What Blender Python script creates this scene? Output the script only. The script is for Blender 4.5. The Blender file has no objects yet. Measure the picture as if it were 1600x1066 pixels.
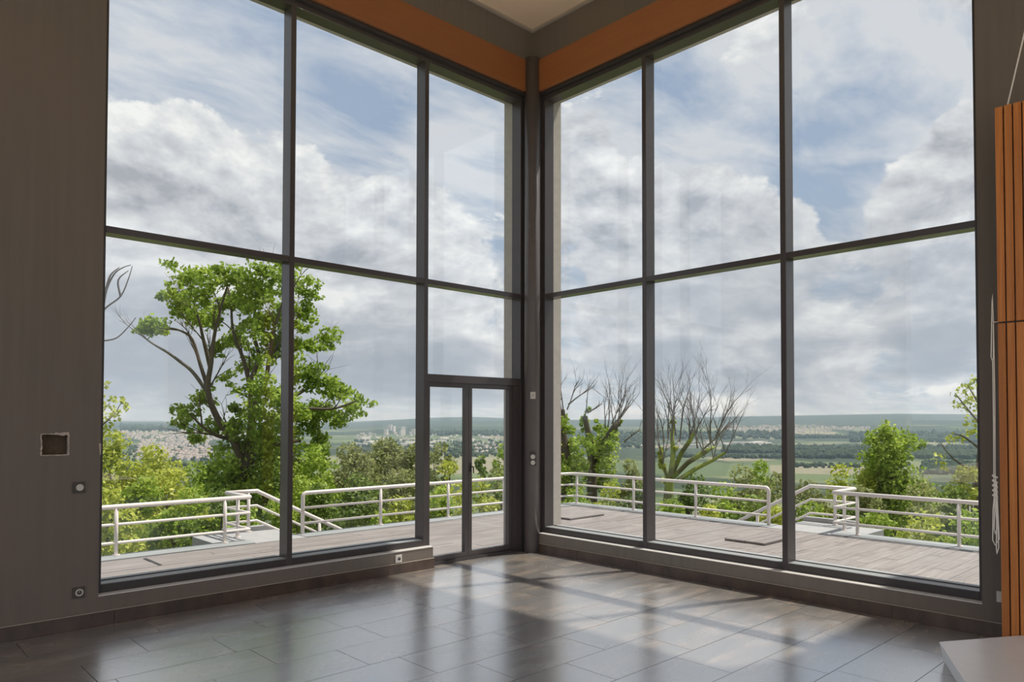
import bpy, bmesh, math, random
import numpy as np
from math import sin, cos, radians, pi, hypot, sqrt, exp, tan, atan2
from mathutils import Vector, Matrix

scene = bpy.context.scene
COL = scene.collection

# ------------------------------------------------------------------ camera
FPX, CY, YAW, PITCH, ROLL, EYE = 1141.27, 629.36, radians(46.573), radians(1.334), radians(-0.094), 1.64
cam_data = bpy.data.cameras.new('camera')
cam_data.sensor_width = 36.0
cam_data.lens = FPX / 1600 * 36.0
cam_data.shift_y = (CY - 533.0) / 1600
cam_data.clip_start, cam_data.clip_end = 0.05, 60000
cam = bpy.data.objects.new('camera', cam_data)
COL.objects.link(cam)
fwd = Vector((cos(YAW) * cos(PITCH), sin(YAW) * cos(PITCH), sin(PITCH)))
rgt = Vector((sin(YAW), -cos(YAW), 0))
upv = rgt.cross(fwd)
r2 = rgt * cos(ROLL) + upv * -sin(ROLL)
u2 = upv * cos(ROLL) + rgt * sin(ROLL)
cam.matrix_world = Matrix(((r2.x, u2.x, -fwd.x, 0), (r2.y, u2.y, -fwd.y, 0), (r2.z, u2.z, -fwd.z, EYE), (0, 0, 0, 1)))
scene.camera = cam


def ray(px, py):
    x, y = px - 800, py - CY
    x, y = x * cos(ROLL) + y * sin(ROLL), -x * sin(ROLL) + y * cos(ROLL)
    d, z = FPX * cos(PITCH) + y * sin(PITCH), FPX * sin(PITCH) - y * cos(PITCH)
    return Vector((d * cos(YAW) + x * sin(YAW), d * sin(YAW) - x * cos(YAW), z))


def at(px, py, dist):
    """point on the sight line at a horizontal distance from the camera"""
    v = ray(px, py)
    return v * (dist / hypot(v.x, v.y)) + Vector((0, 0, EYE))


# ------------------------------------------------------------------ light
SUN_AZ, SUN_EL = radians(-20), radians(64.7)
sun_dir = Vector((cos(SUN_EL) * cos(SUN_AZ), cos(SUN_EL) * sin(SUN_AZ), sin(SUN_EL)))
sd = bpy.data.lights.new('sun', 'SUN')
sd.energy, sd.angle, sd.color = 5.4, radians(1.2), (1.0, 0.93, 0.82)
sun = bpy.data.objects.new('sun', sd)
COL.objects.link(sun)
sun.rotation_euler = (-sun_dir).to_track_quat('-Z', 'Y').to_euler()
sun.location = sun_dir * 60

vs = scene.view_settings
vs.view_transform, vs.look, vs.gamma, vs.use_curve_mapping = 'Standard', 'None', 1.0, False
vs.exposure = 0.15


class NT:
    """small helper to write node trees"""
    def __init__(s, tree):
        s.t = tree
        tree.nodes.clear()

    def n(s, kind, ins=None, **props):
        nd = s.t.nodes.new(kind)
        for k, v in props.items():
            setattr(nd, k, v)
        for k, v in (ins or {}).items():
            sock = nd.inputs[k]
            if isinstance(v, bpy.types.NodeSocket):
                s.t.links.new(v, sock)
            else:
                sock.default_value = v
        return nd

    def math(s, op, a, b=None, c=None, clamp=False):
        ins = {0: a}
        if b is not None: ins[1] = b
        if c is not None: ins[2] = c
        return s.n('ShaderNodeMath', ins, operation=op, use_clamp=clamp).outputs[0]

    def vmath(s, op, a, b=None, out=0):
        ins = {0: a}
        if b is not None: ins[1] = b
        return s.n('ShaderNodeVectorMath', ins, operation=op).outputs[out]

    def noise(s, vec, scale, detail=4.0, rough=0.5, dist=0.0, out='Factor'):
        nd = s.n('ShaderNodeTexNoise', {'Vector': vec, 'Scale': scale, 'Detail': detail, 'Roughness': rough, 'Distortion': dist})
        return nd.outputs[0] if out == 'Factor' else nd.outputs[1]

    def mapr(s, v, a, b, c=0.0, d=1.0, smooth=False):
        nd = s.n('ShaderNodeMapRange', {0: v, 1: a, 2: b, 3: c, 4: d}, clamp=True)
        if smooth: nd.interpolation_type = 'SMOOTHSTEP'
        return nd.outputs[0]

    def mix(s, f, a, b):
        nd = s.n('ShaderNodeMix', data_type='RGBA')
        for i, v in ((0, f), (6, a), (7, b)):
            if isinstance(v, bpy.types.NodeSocket): s.t.links.new(v, nd.inputs[i])
            else: nd.inputs[i].default_value = v if i == 0 else (tuple(v) + (1,))[:4]
        return nd.outputs[2]

    def ramp(s, f, stops):
        nd = s.n('ShaderNodeValToRGB', {0: f})
        el = nd.color_ramp.elements
        while len(el) < len(stops): el.new(0.5)
        for e, (p, c) in zip(el, stops):
            e.position, e.color = p, tuple(c) + (1,)
        return nd.outputs[0]


def srgb(r, g, b):
    f = lambda c: (c / 255 / 12.92) if c / 255 <= 0.04045 else ((c / 255 + 0.055) / 1.055) ** 2.4
    return (f(r), f(g), f(b))


# sky: broken cumulus under thin high cloud, as the photograph shows it
world = bpy.data.worlds.new('sky')
scene.world = world
world.use_nodes = True
W = NT(world.node_tree)
dirv = W.vmath('NORMALIZE', W.n('ShaderNodeTexCoord').outputs['Generated'])
sep = W.n('ShaderNodeSeparateXYZ', {0: dirv})
elev = W.math('MAXIMUM', sep.outputs[2], 0.0)
clear = W.ramp(elev, [(0.0, srgb(176, 190, 204)), (0.12, srgb(168, 184, 203)), (0.35, srgb(152, 171, 197)), (0.8, srgb(118, 145, 184))])


def bias(blobs):
    tot = None
    for px, py, rad, amp in blobs:
        c = ray(px, py).normalized()
        d = W.math('MAXIMUM', W.vmath('DOT_PRODUCT', dirv, tuple(c), out=1), 0.0)
        p = W.math('POWER', d, 2.0 / (rad / FPX) ** 2)
        tot = W.math('MULTIPLY_ADD', p, amp, 0.0 if tot is None else tot)
    return tot


flat = W.vmath('MULTIPLY', dirv, (1.0, 1.0, 1.75))
cum_bias = bias([(290, 170, 55, .20), (220, 260, 110, .20), (400, 300, 150, .20), (600, 330, 120, .16), (640, 400, 130, .1),
                 (1440, 300, 75, .24), (1515, 200, 32, .26), (1510, 330, 70, .2), (1120, 350, 75, .17), (1265, 335, 40, .2),
                 (890, 230, 40, .15), (930, 350, 100, .15), (1150, 570, 70, .08), (920, 560, 60, .05), (1400, 470, 160, .12),
                 (300, 90, 90, -.25), (570, 180, 90, -.25), (1090, 170, 110, -.25), (1290, 220, 85, -.3), (1300, 345, 28, -.12),
                 (1380, 90, 90, -.15), (700, 120, 100, -.2), (250, 20, 120, -.2)])


def density(vec):
    big = W.noise(vec, 4.2, 11.0, 0.60, 0.2)
    return W.math('ADD', big, cum_bias)


dens = density(flat)
sunoff = Vector((sun_dir.x * 0.5, sun_dir.y * 0.5, sun_dir.z * 1.2)).normalized() * 0.036
dens_s = density(W.vmath('ADD', flat, tuple(sunoff)))
low = W.mapr(sep.outputs[2], 0.0, 0.25, 0.05, 0.0)
dens_l = W.math('ADD', dens, low)
cov = W.mapr(dens_l, 0.505, 0.555, 0.0, 1.0, True)
thick = W.mapr(dens_l, 0.55, 0.85, 0.0, 1.0)
grad = W.math('SUBTRACT', dens, dens_s)
shade = W.math('MULTIPLY_ADD', grad, 4.6, 0.60)
shade = W.math('SUBTRACT', shade, W.math('MULTIPLY', thick, 0.24))
fine = W.noise(flat, 11.0, 8.0, 0.62, 0.3)
shade = W.math('ADD', shade, W.math('MULTIPLY_ADD', fine, 0.70, -0.35), clamp=True)
cumcol = W.ramp(shade, [(0.0, srgb(166, 171, 181)), (0.35, srgb(196, 199, 206)), (0.65, srgb(217, 219, 223)), (1.0, srgb(242, 242, 241))])
# high streaked cloud, on a plane overhead
zc = W.math('ADD', W.math('MAXIMUM', sep.outputs[2], 0.0), 0.10)
plane = W.vmath('DIVIDE', dirv, W.n('ShaderNodeCombineXYZ', {0: zc, 1: zc, 2: 1.0}).outputs[0])
pstr = W.n('ShaderNodeMapping', {'Vector': plane, 'Rotation': (0, 0, radians(-40)), 'Scale': (0.75, 1.5, 1.0)}).outputs[0]
cir = W.math('ADD', W.math('MULTIPLY', W.noise(pstr, 1.5, 9.0, 0.62, 0.5), 0.55), W.math('MULTIPLY', W.noise(pstr, 4.2, 8.0, 0.60, 0.4), 0.45))
cir_bias = bias([(570, 190, 80, -.10), (300, 100, 60, -.08), (1080, 130, 100, -.14), (1290, 240, 90, -.22), (1250, 110, 130, .06),
                 (1100, 220, 120, .07), (600, 60, 130, .08), (200, 40, 100, .09), (1420, 40, 130, .06), (720, 200, 90, .08), (930, 200, 90, .06)])
cirf = W.mapr(W.math('ADD', cir, cir_bias), 0.385, 0.57, 0.06, 0.95)
sky1 = W.mix(cirf, clear, srgb(212, 215, 221))
sky2 = W.mix(cov, sky1, cumcol)
# grey layered cloud toward the horizon
strat = W.noise(W.vmath('MULTIPLY', dirv, (2.4, 2.4, 9.0)), 1.7, 7.0, 0.55, 0.3)
st_bias = bias([(1400, 480, 130, .16), (1440, 560, 60, .05), (240, 560, 110, .16), (480, 480, 130, .06), (620, 560, 120, .05), (1150, 580, 60, -.1), (1350, 590, 60, -.08), (900, 560, 70, -.05)])
stf = W.math('MULTIPLY', W.mapr(W.math('ADD', strat, st_bias), 0.40, 0.64, 0.0, 1.0, True), W.mapr(sep.outputs[2], 0.10, 0.27, 0.85, 0.0))
sky3 = W.mix(stf, sky2, srgb(160, 167, 179))
bg = W.n('ShaderNodeBackground', {0: sky3, 1: 1.0})
W.t.links.new(bg.outputs[0], W.n('ShaderNodeOutputWorld').inputs[0])

# ------------------------------------------------------------------ materials
MATS = {}


def mat(name, build):
    m = bpy.data.materials.new(name)
    m.use_nodes = True
    t = NT(m.node_tree)
    sh = build(t)
    out = t.n('ShaderNodeOutputMaterial')
    t.t.links.new(sh, out.inputs[0])
    MATS[name] = m
    return m


def bsdf(t, col, rough=0.5, metal=0.0, spec=0.5, bump=None, bstr=0.2, bdist=0.01, **kw):
    ins = {'Base Color': col if isinstance(col, bpy.types.NodeSocket) else tuple(col) + (1,), 'Roughness': rough, 'Metallic': metal, 'Specular IOR Level': spec}
    if bump is not None:
        ins['Normal'] = t.n('ShaderNodeBump', {'Height': bump, 'Strength': bstr, 'Distance': bdist}).outputs[0]
    ins.update(kw)
    return t.n('ShaderNodeBsdfPrincipled', ins).outputs[0]


def objc(t): return t.n('ShaderNodeTexCoord').outputs['Object']
def posn(t): return t.n('ShaderNodeNewGeometry').outputs['Position']
def sc(t, v, s): return t.vmath('MULTIPLY', v, s)


def plain(name, col, rough=0.5, metal=0.0, var=0.12, scale=8.0, spec=0.5):
    def b(t):
        nz = t.noise(posn(t), scale, 5)
        c = t.mix(nz, [x * (1 - var) for x in col], [x * (1 + var) for x in col])
        return bsdf(t, c, rough, metal, spec, bump=nz, bstr=0.05)
    return mat(name, b)


def m_wall(t):
    p = posn(t)
    streak = t.noise(sc(t, p, (9, 9, 0.35)), 2.0, 6, 0.6)
    blot = t.noise(p, 0.8, 4)
    c = t.mix(t.mapr(streak, 0.3, 0.7), (0.150, 0.134, 0.119), (0.184, 0.163, 0.146))
    c = t.mix(t.mapr(blot, 0.35, 0.7), c, (0.19, 0.156, 0.137))
    return bsdf(t, c, 0.62, bump=streak, bstr=0.12, spec=0.3)
mat('grey_plaster', m_wall)


def m_tile(t):
    p = posn(t)
    rnd = t.n('ShaderNodeObjectInfo').outputs['Random']
    pv = t.vmath('ADD', p, t.n('ShaderNodeCombineXYZ', {0: t.math('MULTIPLY', rnd, 37.0), 1: t.math('MULTIPLY', rnd, 11.0), 2: 0.0}).outputs[0])
    st = t.noise(sc(t, pv, (1.3, 4.2, 1)), 1.2, 6, 0.55, 0.5)
    cl = t.noise(sc(t, pv, (0.8, 1.8, 1)), 1.2, 5, 0.6)
    c = t.ramp(st, [(0.28, (0.12, 0.112, 0.11)), (0.46, (0.23, 0.205, 0.185)), (0.56, (0.36, 0.275, 0.21)), (0.66, (0.36, 0.335, 0.315)), (0.8, (0.50, 0.47, 0.44))])
    c = t.mix(t.mapr(cl, 0.38, 0.62), c, (0.21, 0.20, 0.195))
    ro = t.mapr(st, 0.3, 0.75, 0.20, 0.32)
    return bsdf(t, c, ro, 0.0, 0.5, bump=st, bstr=0.03, bdist=0.004, IOR=5.0, **{'Coat Weight': 1.0, 'Coat IOR': 3.0, 'Coat Roughness': 0.25})
mat('rust_tile', m_tile)
plain('grout', (0.06, 0.056, 0.054), 0.8)


def m_base(t):
    p = posn(t)
    st = t.noise(sc(t, p, (3, 3, 1.5)), 2.2, 6, 0.6)
    c = t.ramp(st, [(0.3, (0.05, 0.036, 0.031)), (0.55, (0.085, 0.056, 0.045)), (0.75, (0.12, 0.088, 0.068))])
    return bsdf(t, c, 0.35)
mat('baseboard_tile', m_base)
plain('frame_metal', (0.075, 0.065, 0.068), 0.25, 0.0, 0.06, 20)
plain('frame_dark', (0.05, 0.044, 0.046), 0.4, 0.0, 0.06, 20)
plain('column_paint', (0.115, 0.10, 0.103), 0.33, 0.0, 0.06, 3)
plain('sill_sheen', (0.78, 0.76, 0.74), 0.15)
plain('stone', (0.46, 0.42, 0.39), 0.8, 0, 0.18, 14)
plain('white_paint', (0.74, 0.68, 0.655), 0.35, 0, 0.04, 6)
plain('white_plastic', (0.62, 0.60, 0.57), 0.4)
plain('dark_plastic', (0.065, 0.058, 0.050), 0.4)
plain('black_hole', (0.02, 0.02, 0.02), 0.7)
plain('raw_plaster', (0.50, 0.44, 0.40), 0.9, 0, 0.2, 60)
plain('hole_brick', (0.16, 0.12, 0.085), 0.9, 0, 0.35, 30)
plain('ceiling_white', (0.88, 0.72, 0.55), 0.7, 0, 0.03)
plain('room_white', (0.78, 0.74, 0.68), 0.7, 0, 0.03)
plain('ceiling_trim', (0.42, 0.37, 0.32), 0.6)
plain('plinth_grey', (0.78, 0.79, 0.82), 0.30, 0, 0.05, 12)
plain('coping_metal', (0.29, 0.305, 0.315), 0.45, 0, 0.10, 4)
plain('concrete', (0.33, 0.33, 0.335), 0.8, 0, 0.16, 7)
plain('cord_white', (0.88, 0.86, 0.82), 0.8)
plain('bark', (0.115, 0.090, 0.066), 0.9, 0, 0.35, 9)
plain('dead_bark', (0.17, 0.15, 0.135), 0.9, 0, 0.3, 9)
plain('roof_tile', (0.30, 0.235, 0.21), 0.8, 0, 0.4, 0.02)
plain('facade', (0.66, 0.62, 0.57), 0.8, 0, 0.2, 0.02)


def m_moss(t):
    nz = t.noise(posn(t), 2.6, 4)
    return bsdf(t, t.mix(t.mapr(nz, 0.4, 0.55), (0.15, 0.15, 0.07), (0.26, 0.31, 0.055)), 0.95)
mat('mossy_bark', m_moss)


def m_wood(name, lo, hi, rough, along):
    def b(t):
        p = posn(t)
        rnd = t.n('ShaderNodeObjectInfo').outputs['Random']
        pv = t.vmath('ADD', p, t.n('ShaderNodeCombineXYZ', {0: t.math('MULTIPLY', rnd, 31.0), 1: t.math('MULTIPLY', rnd, 17.0), 2: t.math('MULTIPLY', rnd, 7.0)}).outputs[0])
        g = t.noise(sc(t, pv, along), 1.0, 7, 0.6, 0.4)
        c = t.mix(t.mapr(g, 0.3, 0.7), lo, hi)
        c = t.mix(t.math('MULTIPLY', rnd, 0.55), c, [0.62 * x for x in lo])
        return bsdf(t, c, rough, bump=g, bstr=0.15, bdist=0.004)
    return mat(name, b)


m_wood('red_cedar', (0.50, 0.165, 0.036), (0.80, 0.31, 0.075), 0.42, (45, 45, 1.6))
m_wood('orange_board', (0.37, 0.135, 0.05), (0.44, 0.165, 0.062), 0.5, (1.5, 1.5, 18))


def m_deck(t):
    p = posn(t)
    rnd = t.n('ShaderNodeObjectInfo').outputs['Random']
    pv = t.vmath('ADD', p, t.n('ShaderNodeCombineXYZ', {0: t.math('MULTIPLY', rnd, 53.0), 1: t.math('MULTIPLY', rnd, 17.0), 2: 0.0}).outputs[0])
    g = t.noise(sc(t, pv, (1.4, 16, 16)), 1.2, 6, 0.6)
    wear = t.noise(p, 0.7, 5, 0.6)
    c = t.ramp(g, [(0.3, (0.14, 0.122, 0.117)), (0.5, (0.235, 0.208, 0.20)), (0.72, (0.33, 0.296, 0.285))])
    c = t.mix(t.math('MULTIPLY', rnd, 0.65), c, (0.18, 0.16, 0.153))
    c = t.mix(t.mapr(wear, 0.45, 0.75, 0, 0.5), c, (0.29, 0.275, 0.27))
    return bsdf(t, c, 0.7, bump=g, bstr=0.2)
mat('weathered_deck', m_deck)


def m_glass(t):
    g = t.n('ShaderNodeNewGeometry')
    cs = t.math('ABSOLUTE', t.vmath('DOT_PRODUCT', g.outputs['Normal'], g.outputs['Incoming'], out=1))
    fr = t.math('MULTIPLY_ADD', t.math('POWER', t.math('SUBTRACT', 1.0, cs, clamp=True), 5.0), 0.96, 0.04)
    tr = t.n('ShaderNodeBsdfTransparent', {0: (0.975, 0.985, 0.98, 1)}).outputs[0]
    gl = t.n('ShaderNodeBsdfGlossy', {0: (1, 1, 1, 1), 'Roughness': 0.0}).outputs[0]
    ms = t.n('ShaderNodeMixShader', {0: fr, 1: tr, 2: gl})
    return ms.outputs[0]
mat('pane_glass', m_glass)


def leafmat(name, stops, trans=0.35):
    def b(t):
        g = t.n('ShaderNodeNewGeometry')
        rnd = g.outputs['Random Per Island']
        cl = t.noise(g.outputs['Position'], 0.9, 3)
        f = t.math('ADD', t.math('MULTIPLY', rnd, 0.62), t.math('MULTIPLY_ADD', cl, 1.1, -0.36), clamp=True)
        c = t.ramp(f, stops)
        d = t.n('ShaderNodeBsdfPrincipled', {'Base Color': c, 'Roughness': 0.55, 'Specular IOR Level': 0.3}).outputs[0]
        tl = t.n('ShaderNodeBsdfTranslucent', {0: c}).outputs[0]
        return t.n('ShaderNodeMixShader', {0: trans, 1: d, 2: tl}).outputs[0]
    return mat(name, b)


leafmat('leaf_bright', [(0.0, (0.17, 0.27, 0.03)), (0.5, (0.33, 0.45, 0.06)), (1.0, (0.58, 0.66, 0.14))], 0.42)
leafmat('leaf_yellow', [(0.0, (0.26, 0.32, 0.035)), (0.5, (0.48, 0.53, 0.08)), (1.0, (0.72, 0.73, 0.20))], 0.42)
leafmat('leaf_dark', [(0.0, (0.07, 0.11, 0.025)), (0.5, (0.15, 0.225, 0.045)), (1.0, (0.30, 0.39, 0.08))], 0.42)
leafmat('leaf_olive', [(0.0, (0.18, 0.20, 0.07)), (0.5, (0.30, 0.33, 0.12)), (1.0, (0.46, 0.48, 0.21))], 0.42)
leafmat('leaf_ash', [(0.0, (0.14, 0.225, 0.025)), (0.5, (0.29, 0.41, 0.05)), (1.0, (0.52, 0.62, 0.12))], 0.42)


plain('far_canopy', (0.045, 0.066, 0.034), 0.95, 0, 0.4, 0.03, 0.1)


def m_land(t):
    p = posn(t)
    vor = t.n('ShaderNodeTexVoronoi', {'Vector': sc(t, p, (1 / 420, 1 / 260, 0)), 'Scale': 1.0, 'Randomness': 0.9})
    cellv = t.n('ShaderNodeSeparateColor', {0: vor.outputs['Color']}).outputs[0]
    field = t.ramp(cellv, [(0.0, (0.075, 0.105, 0.05)), (0.3, (0.115, 0.15, 0.07)), (0.55, (0.16, 0.18, 0.095)), (0.8, (0.24, 0.215, 0.155)), (1.0, (0.09, 0.125, 0.055))])
    wood = t.noise(sc(t, p, (1 / 900, 1 / 900, 0)), 1.0, 6, 0.6)
    c = t.mix(t.mapr(wood, 0.47, 0.52), field, (0.04, 0.058, 0.034))
    dist = t.vmath('LENGTH', sc(t, p, (1, 1, 0)), out=1)
    hill = t.math('MULTIPLY', t.mapr(dist, 5200, 6500), t.mapr(wood, 0.60, 0.52))
    c = t.mix(hill, c, (0.042, 0.06, 0.042))
    near = t.mapr(dist, 150, 500)
    gr = t.mix(t.noise(p, 0.6, 5), (0.08, 0.12, 0.03), (0.17, 0.21, 0.06))
    c = t.mix(near, gr, c)
    return bsdf(t, c, 0.95, spec=0.1)
mat('countryside', m_land)


# ------------------------------------------------------------------ mesh helpers
class MB:
    def __init__(s):
        s.v, s.f, s.mi = [], [], []

    def quadf(s, idx, mi=0):
        s.f.append(tuple(idx)); s.mi.append(mi)

    def box(s, x0, x1, y0, y1, z0, z1, mi=0, bev=0.0):
        b = len(s.v)
        s.v += [(x, y, z) for z in (z0, z1) for x, y in ((x0, y0), (x1, y0), (x1, y1), (x0, y1))]
        for q in ((3, 2, 1, 0), (4, 5, 6, 7), (0, 1, 5, 4), (1, 2, 6, 5), (2, 3, 7, 6), (3, 0, 4, 7)):
            s.quadf([b + i for i in q], mi)
        return s

    def prism(s, poly, z0, z1, poly0=None, mi=0):
        """vertical prism over a counter-clockwise polygon; poly0 = bottom outline"""
        b, n = len(s.v), len(poly)
        s.v += [(x, y, z0) for x, y in (poly0 or poly)] + [(x, y, z1) for x, y in poly]
        s.quadf([b + n - 1 - i for i in range(n)], mi)
        s.quadf([b + n + i for i in range(n)], mi)
        for i in range(n):
            j = (i + 1) % n
            s.quadf((b + i, b + j, b + n + j, b + n + i), mi)
        return s

    def tube(s, pts, r, n=10, mi=0, caps=True):
        pts = [Vector(p) for p in pts]
        rs = r if isinstance(r, (list, tuple)) else [r] * len(pts)
        b = len(s.v)
        ref = None
        for i, p in enumerate(pts):
            t = Vector((0, 0, 0))
            if i: t += (p - pts[i - 1]).normalized()
            if i < len(pts) - 1: t += (pts[i + 1] - p).normalized()
            t.normalize()
            if ref is None:
                ref = Vector((0, 0, 1)) if abs(t.z) < 0.9 else Vector((1, 0, 0))
            a = (ref - t * ref.dot(t)).normalized()
            c = t.cross(a)
            ref = a
            k = 1.0
            if 0 < i < len(pts) - 1:
                k = 1.0 / max(0.6, (p - pts[i - 1]).normalized().dot(t))
            for j in range(n):
                an = 2 * pi * j / n
                s.v.append(tuple(p + (a * cos(an) + c * sin(an)) * rs[i] * k))
        for i in range(len(pts) - 1):
            for j in range(n):
                k = (j + 1) % n
                s.quadf((b + i * n + j, b + i * n + k, b + (i + 1) * n + k, b + (i + 1) * n + j), mi)
        if caps:
            s.quadf([b + n - 1 - j for j in range(n)], mi)
            e = b + (len(pts) - 1) * n
            s.quadf([e + j for j in range(n)], mi)
        return s

    def mesh(s, name, mats, smooth=False, bevel=0.0):
        me = bpy.data.meshes.new(name)
        me.from_pydata(s.v, [], s.f)
        for m in (mats if isinstance(mats, (list, tuple)) else [mats]):
            me.materials.append(MATS[m])
        if any(s.mi): me.polygons.foreach_set('material_index', s.mi)
        if bevel:
            bm = bmesh.new(); bm.from_mesh(me)
            bmesh.ops.bevel(bm, geom=bm.edges[:], offset=bevel, segments=2, profile=0.5, affect='EDGES', clamp_overlap=True)
            bm.to_mesh(me); bm.free()
        if smooth:
            me.polygons.foreach_set('use_smooth', [True] * len(me.polygons))
        me.update()
        return me

    def build(s, name, mats, parent=None, smooth=False, bevel=0.0):
        return link(name, s.mesh(name, mats, smooth, bevel), parent)


def link(name, me, parent=None):
    o = bpy.data.objects.new(name, me)
    COL.objects.link(o)
    if parent:
        o.parent = parent
        o.matrix_parent_inverse = Matrix.Translation(-parent.location) if parent.type == 'EMPTY' and parent.location.length else Matrix()
    return o


def tag(o, label=None, cat=None, group=None, kind=None):
    for k, v in (('label', label), ('category', cat), ('group', group), ('kind', kind)):
        if v: o[k] = v
    return o


def empty(name, loc=(0, 0, 0)):
    o = bpy.data.objects.new(name, None)
    o.location = loc
    o.empty_display_size = 0.1
    COL.objects.link(o)
    return o


def box(name, m, dims, parent=None, bevel=0.0):
    return MB().box(*dims).build(name, m, parent, bevel=bevel)


rng = random.Random(7)
nrg = np.random.default_rng(11)

# ------------------------------------------------------------------ the room
X0 = Y0 = 6.49            # inner faces of the two glazed walls
XB = YB = -4.2            # walls behind the camera
TH = 0.50                 # outer wall thickness
WL, WR = 1.626, 1.611     # where the glazing starts in the left / right wall
ZS, ZB, ZD, ZC = 0.231, 5.77, 6.165, 6.58   # sill, board bottom, dark band bottom, ceiling
REC, FD = 0.09, 0.16      # frame set-back and depth
GY = Y0 + REC + FD        # glass plane
DECK = -0.10
DOOR_X = 4.945            # left end of the door opening

# floor: slab with individual tiles
fl = MB().box(XB, X0 + 0.05, YB, Y0 + 0.30, -0.10, -0.012).box(XB, -0.9, YB, Y0, -0.012, 0.0, 1).box(-0.9, X0, YB, -0.9, -0.012, 0.0, 1)
floor = tag(fl.build('floor', ['grout', 'rust_tile']), 'glossy rust brown and grey tiled floor of the empty room', 'floor', kind='structure')
RW, TL = 0.435, 0.87
row0 = 1.615 - RW * 6
offs = {0.0: 0}
k = 0
y = row0
while y < Y0 + 0.05:
    y1 = min(y + RW, Y0 + 0.06)
    if y1 > -0.9:
        ph = [0.51, 0.0, 0.26, 0.74, 0.40, 0.13, 0.62][k % 7] * TL
        x = -0.9 - TL + ph
        while x < X0:
            xa, xb = max(x, -0.9), min(x + TL, X0 + 0.03)
            if xb - xa > 0.03:
                box('floor_tile', 'rust_tile', (xa + 0.002, xb - 0.002, max(y, -0.9) + 0.002, y1 - 0.002, -0.012, rng.uniform(-0.0006, 0.0)), floor)
            x += TL
    y += RW
    k += 1
box('threshold', 'rust_tile', (DOOR_X, 6.45, Y0 + 0.062, Y0 + 0.30, -0.012, -0.001), floor)

# walls
HX0, HX1, HZ0, HZ1 = 1.222, 1.404, 1.362, 1.524      # broken-out hole in the left wall
wl = MB()
wl.box(XB, HX0, Y0, Y0 + TH, -0.1, 7.0).box(HX1, WL, Y0, Y0 + TH, -0.1, 7.0)
wl.box(HX0, HX1, Y0, Y0 + TH, -0.1, HZ0).box(HX0, HX1, Y0, Y0 + TH, HZ1, 7.0).box(HX0, HX1, Y0 + 0.11, Y0 + TH, HZ0, HZ1, 1)
wl.box(WL, DOOR_X, Y0, Y0 + 0.26, -0.1, ZS)
wl.box(WL, X0 + 0.26, Y0, Y0 + 0.26, ZD, 7.0)
wall_left = tag(wl.build('wall_left', ['grey_plaster', 'hole_brick']), 'dark grey plastered wall around the left window', 'wall', kind='structure')
wr = MB()
wr.box(X0, X0 + TH, YB, WR, -0.1, 7.0).box(X0, X0 + 0.26, WR, Y0, -0.1, ZS).box(X0, X0 + 0.26, WR, Y0 + 0.0, ZD, 7.0)
wall_right = tag(wr.build('wall_right', 'grey_plaster'), 'dark grey plastered wall around the right window', 'wall', kind='structure')
# tops of the low sill walls, sky reflection put into their pale colour
box('sill_board', 'sill_sheen', (WL, DOOR_X, Y0 - 0.004, Y0 + REC, ZS, ZS + 0.006), wall_left)
box('sill_board', 'sill_sheen', (X0 - 0.004, X0 + REC, WR, Y0 - 0.12, ZS, ZS + 0.006), wall_right)
# broken plaster edges of the hole, and the chip on the window edge
ring = MB()
r0 = random.Random(3)


def chip(x0, z0, x1, z1, nx, nz, w):
    n = 9
    b = len(ring.v)
    for i in range(n + 1):
        f = i / n
        x, z = x0 + (x1 - x0) * f, z0 + (z1 - z0) * f
        ww = w * r0.uniform(0.15, 1.0)
        wi = w * r0.uniform(0.1, 0.9)
        ring.v += [(x + nx * ww, Y0 - 0.002, z + nz * ww), (x - nx * wi, Y0 - 0.001, z - nz * wi), (x - nx * wi * .6, Y0 + 0.05, z - nz * wi * .6)]
    for i in range(n):
        a = b + i * 3
        ring.quadf((a, a + 3, a + 4, a + 1)); ring.quadf((a + 1, a + 4, a + 5, a + 2))


chip(HX0, HZ0, HX1, HZ0, 0, -1, 0.006); chip(HX0, HZ1, HX1, HZ1, 0, 1, 0.006); chip(HX0 + .09, HZ1, HX1, HZ1, 0, 1, 0.016)
chip(HX0, HZ0, HX0, HZ1, -1, 0, 0.010); chip(HX1, HZ0, HX1, HZ1, 1, 0, 0.006)
tag(ring.build('plaster_edge', 'raw_plaster', wall_left), 'broken pale plaster edge of the square hole')
pc = MB().prism([(WL - .012, Y0 - .002), (WL + .004, Y0 - .002), (WL + .004, Y0 + .05), (WL - .012, Y0 + .05)], 1.355, 1.445,
                [(WL - .004, Y0 - .002), (WL + .003, Y0 - .002), (WL + .003, Y0 + .04), (WL - .004, Y0 + .04)])
tag(pc.build('plaster_chip', 'raw_plaster', wall_left), 'chipped pale plaster patch on the window edge')

wb = MB().box(XB - 0.3, XB, YB - 0.3, -3.4, -0.1, 7.0).box(XB - 0.3, XB, 5.8, Y0 + TH, -0.1, 7.0).box(XB - 0.3, XB, -3.4, 5.8, -0.1, 0.3).box(XB - 0.3, XB, -3.4, 5.8, 6.1, 7.0)  # unseen wall, its wide opening added to brighten the room with daylight
tag(wb.build('wall_back', 'room_white'), 'pale wall behind the viewer with a wide opening added for daylight', 'wall', kind='structure')
wn = MB().box(XB, -3.4, YB - 0.3, YB, -0.1, 7.0).box(5.8, X0 + TH, YB - 0.3, YB, -0.1, 7.0).box(-3.4, 5.8, YB - 0.3, YB, -0.1, 0.3).box(-3.4, 5.8, YB - 0.3, YB, 6.1, 7.0)  # second unseen wall, opened up the same way to let more daylight in
tag(wn.build('wall_near', 'room_white'), 'pale wall beside the viewer with a wide opening added for daylight', 'wall', kind='structure')
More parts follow.
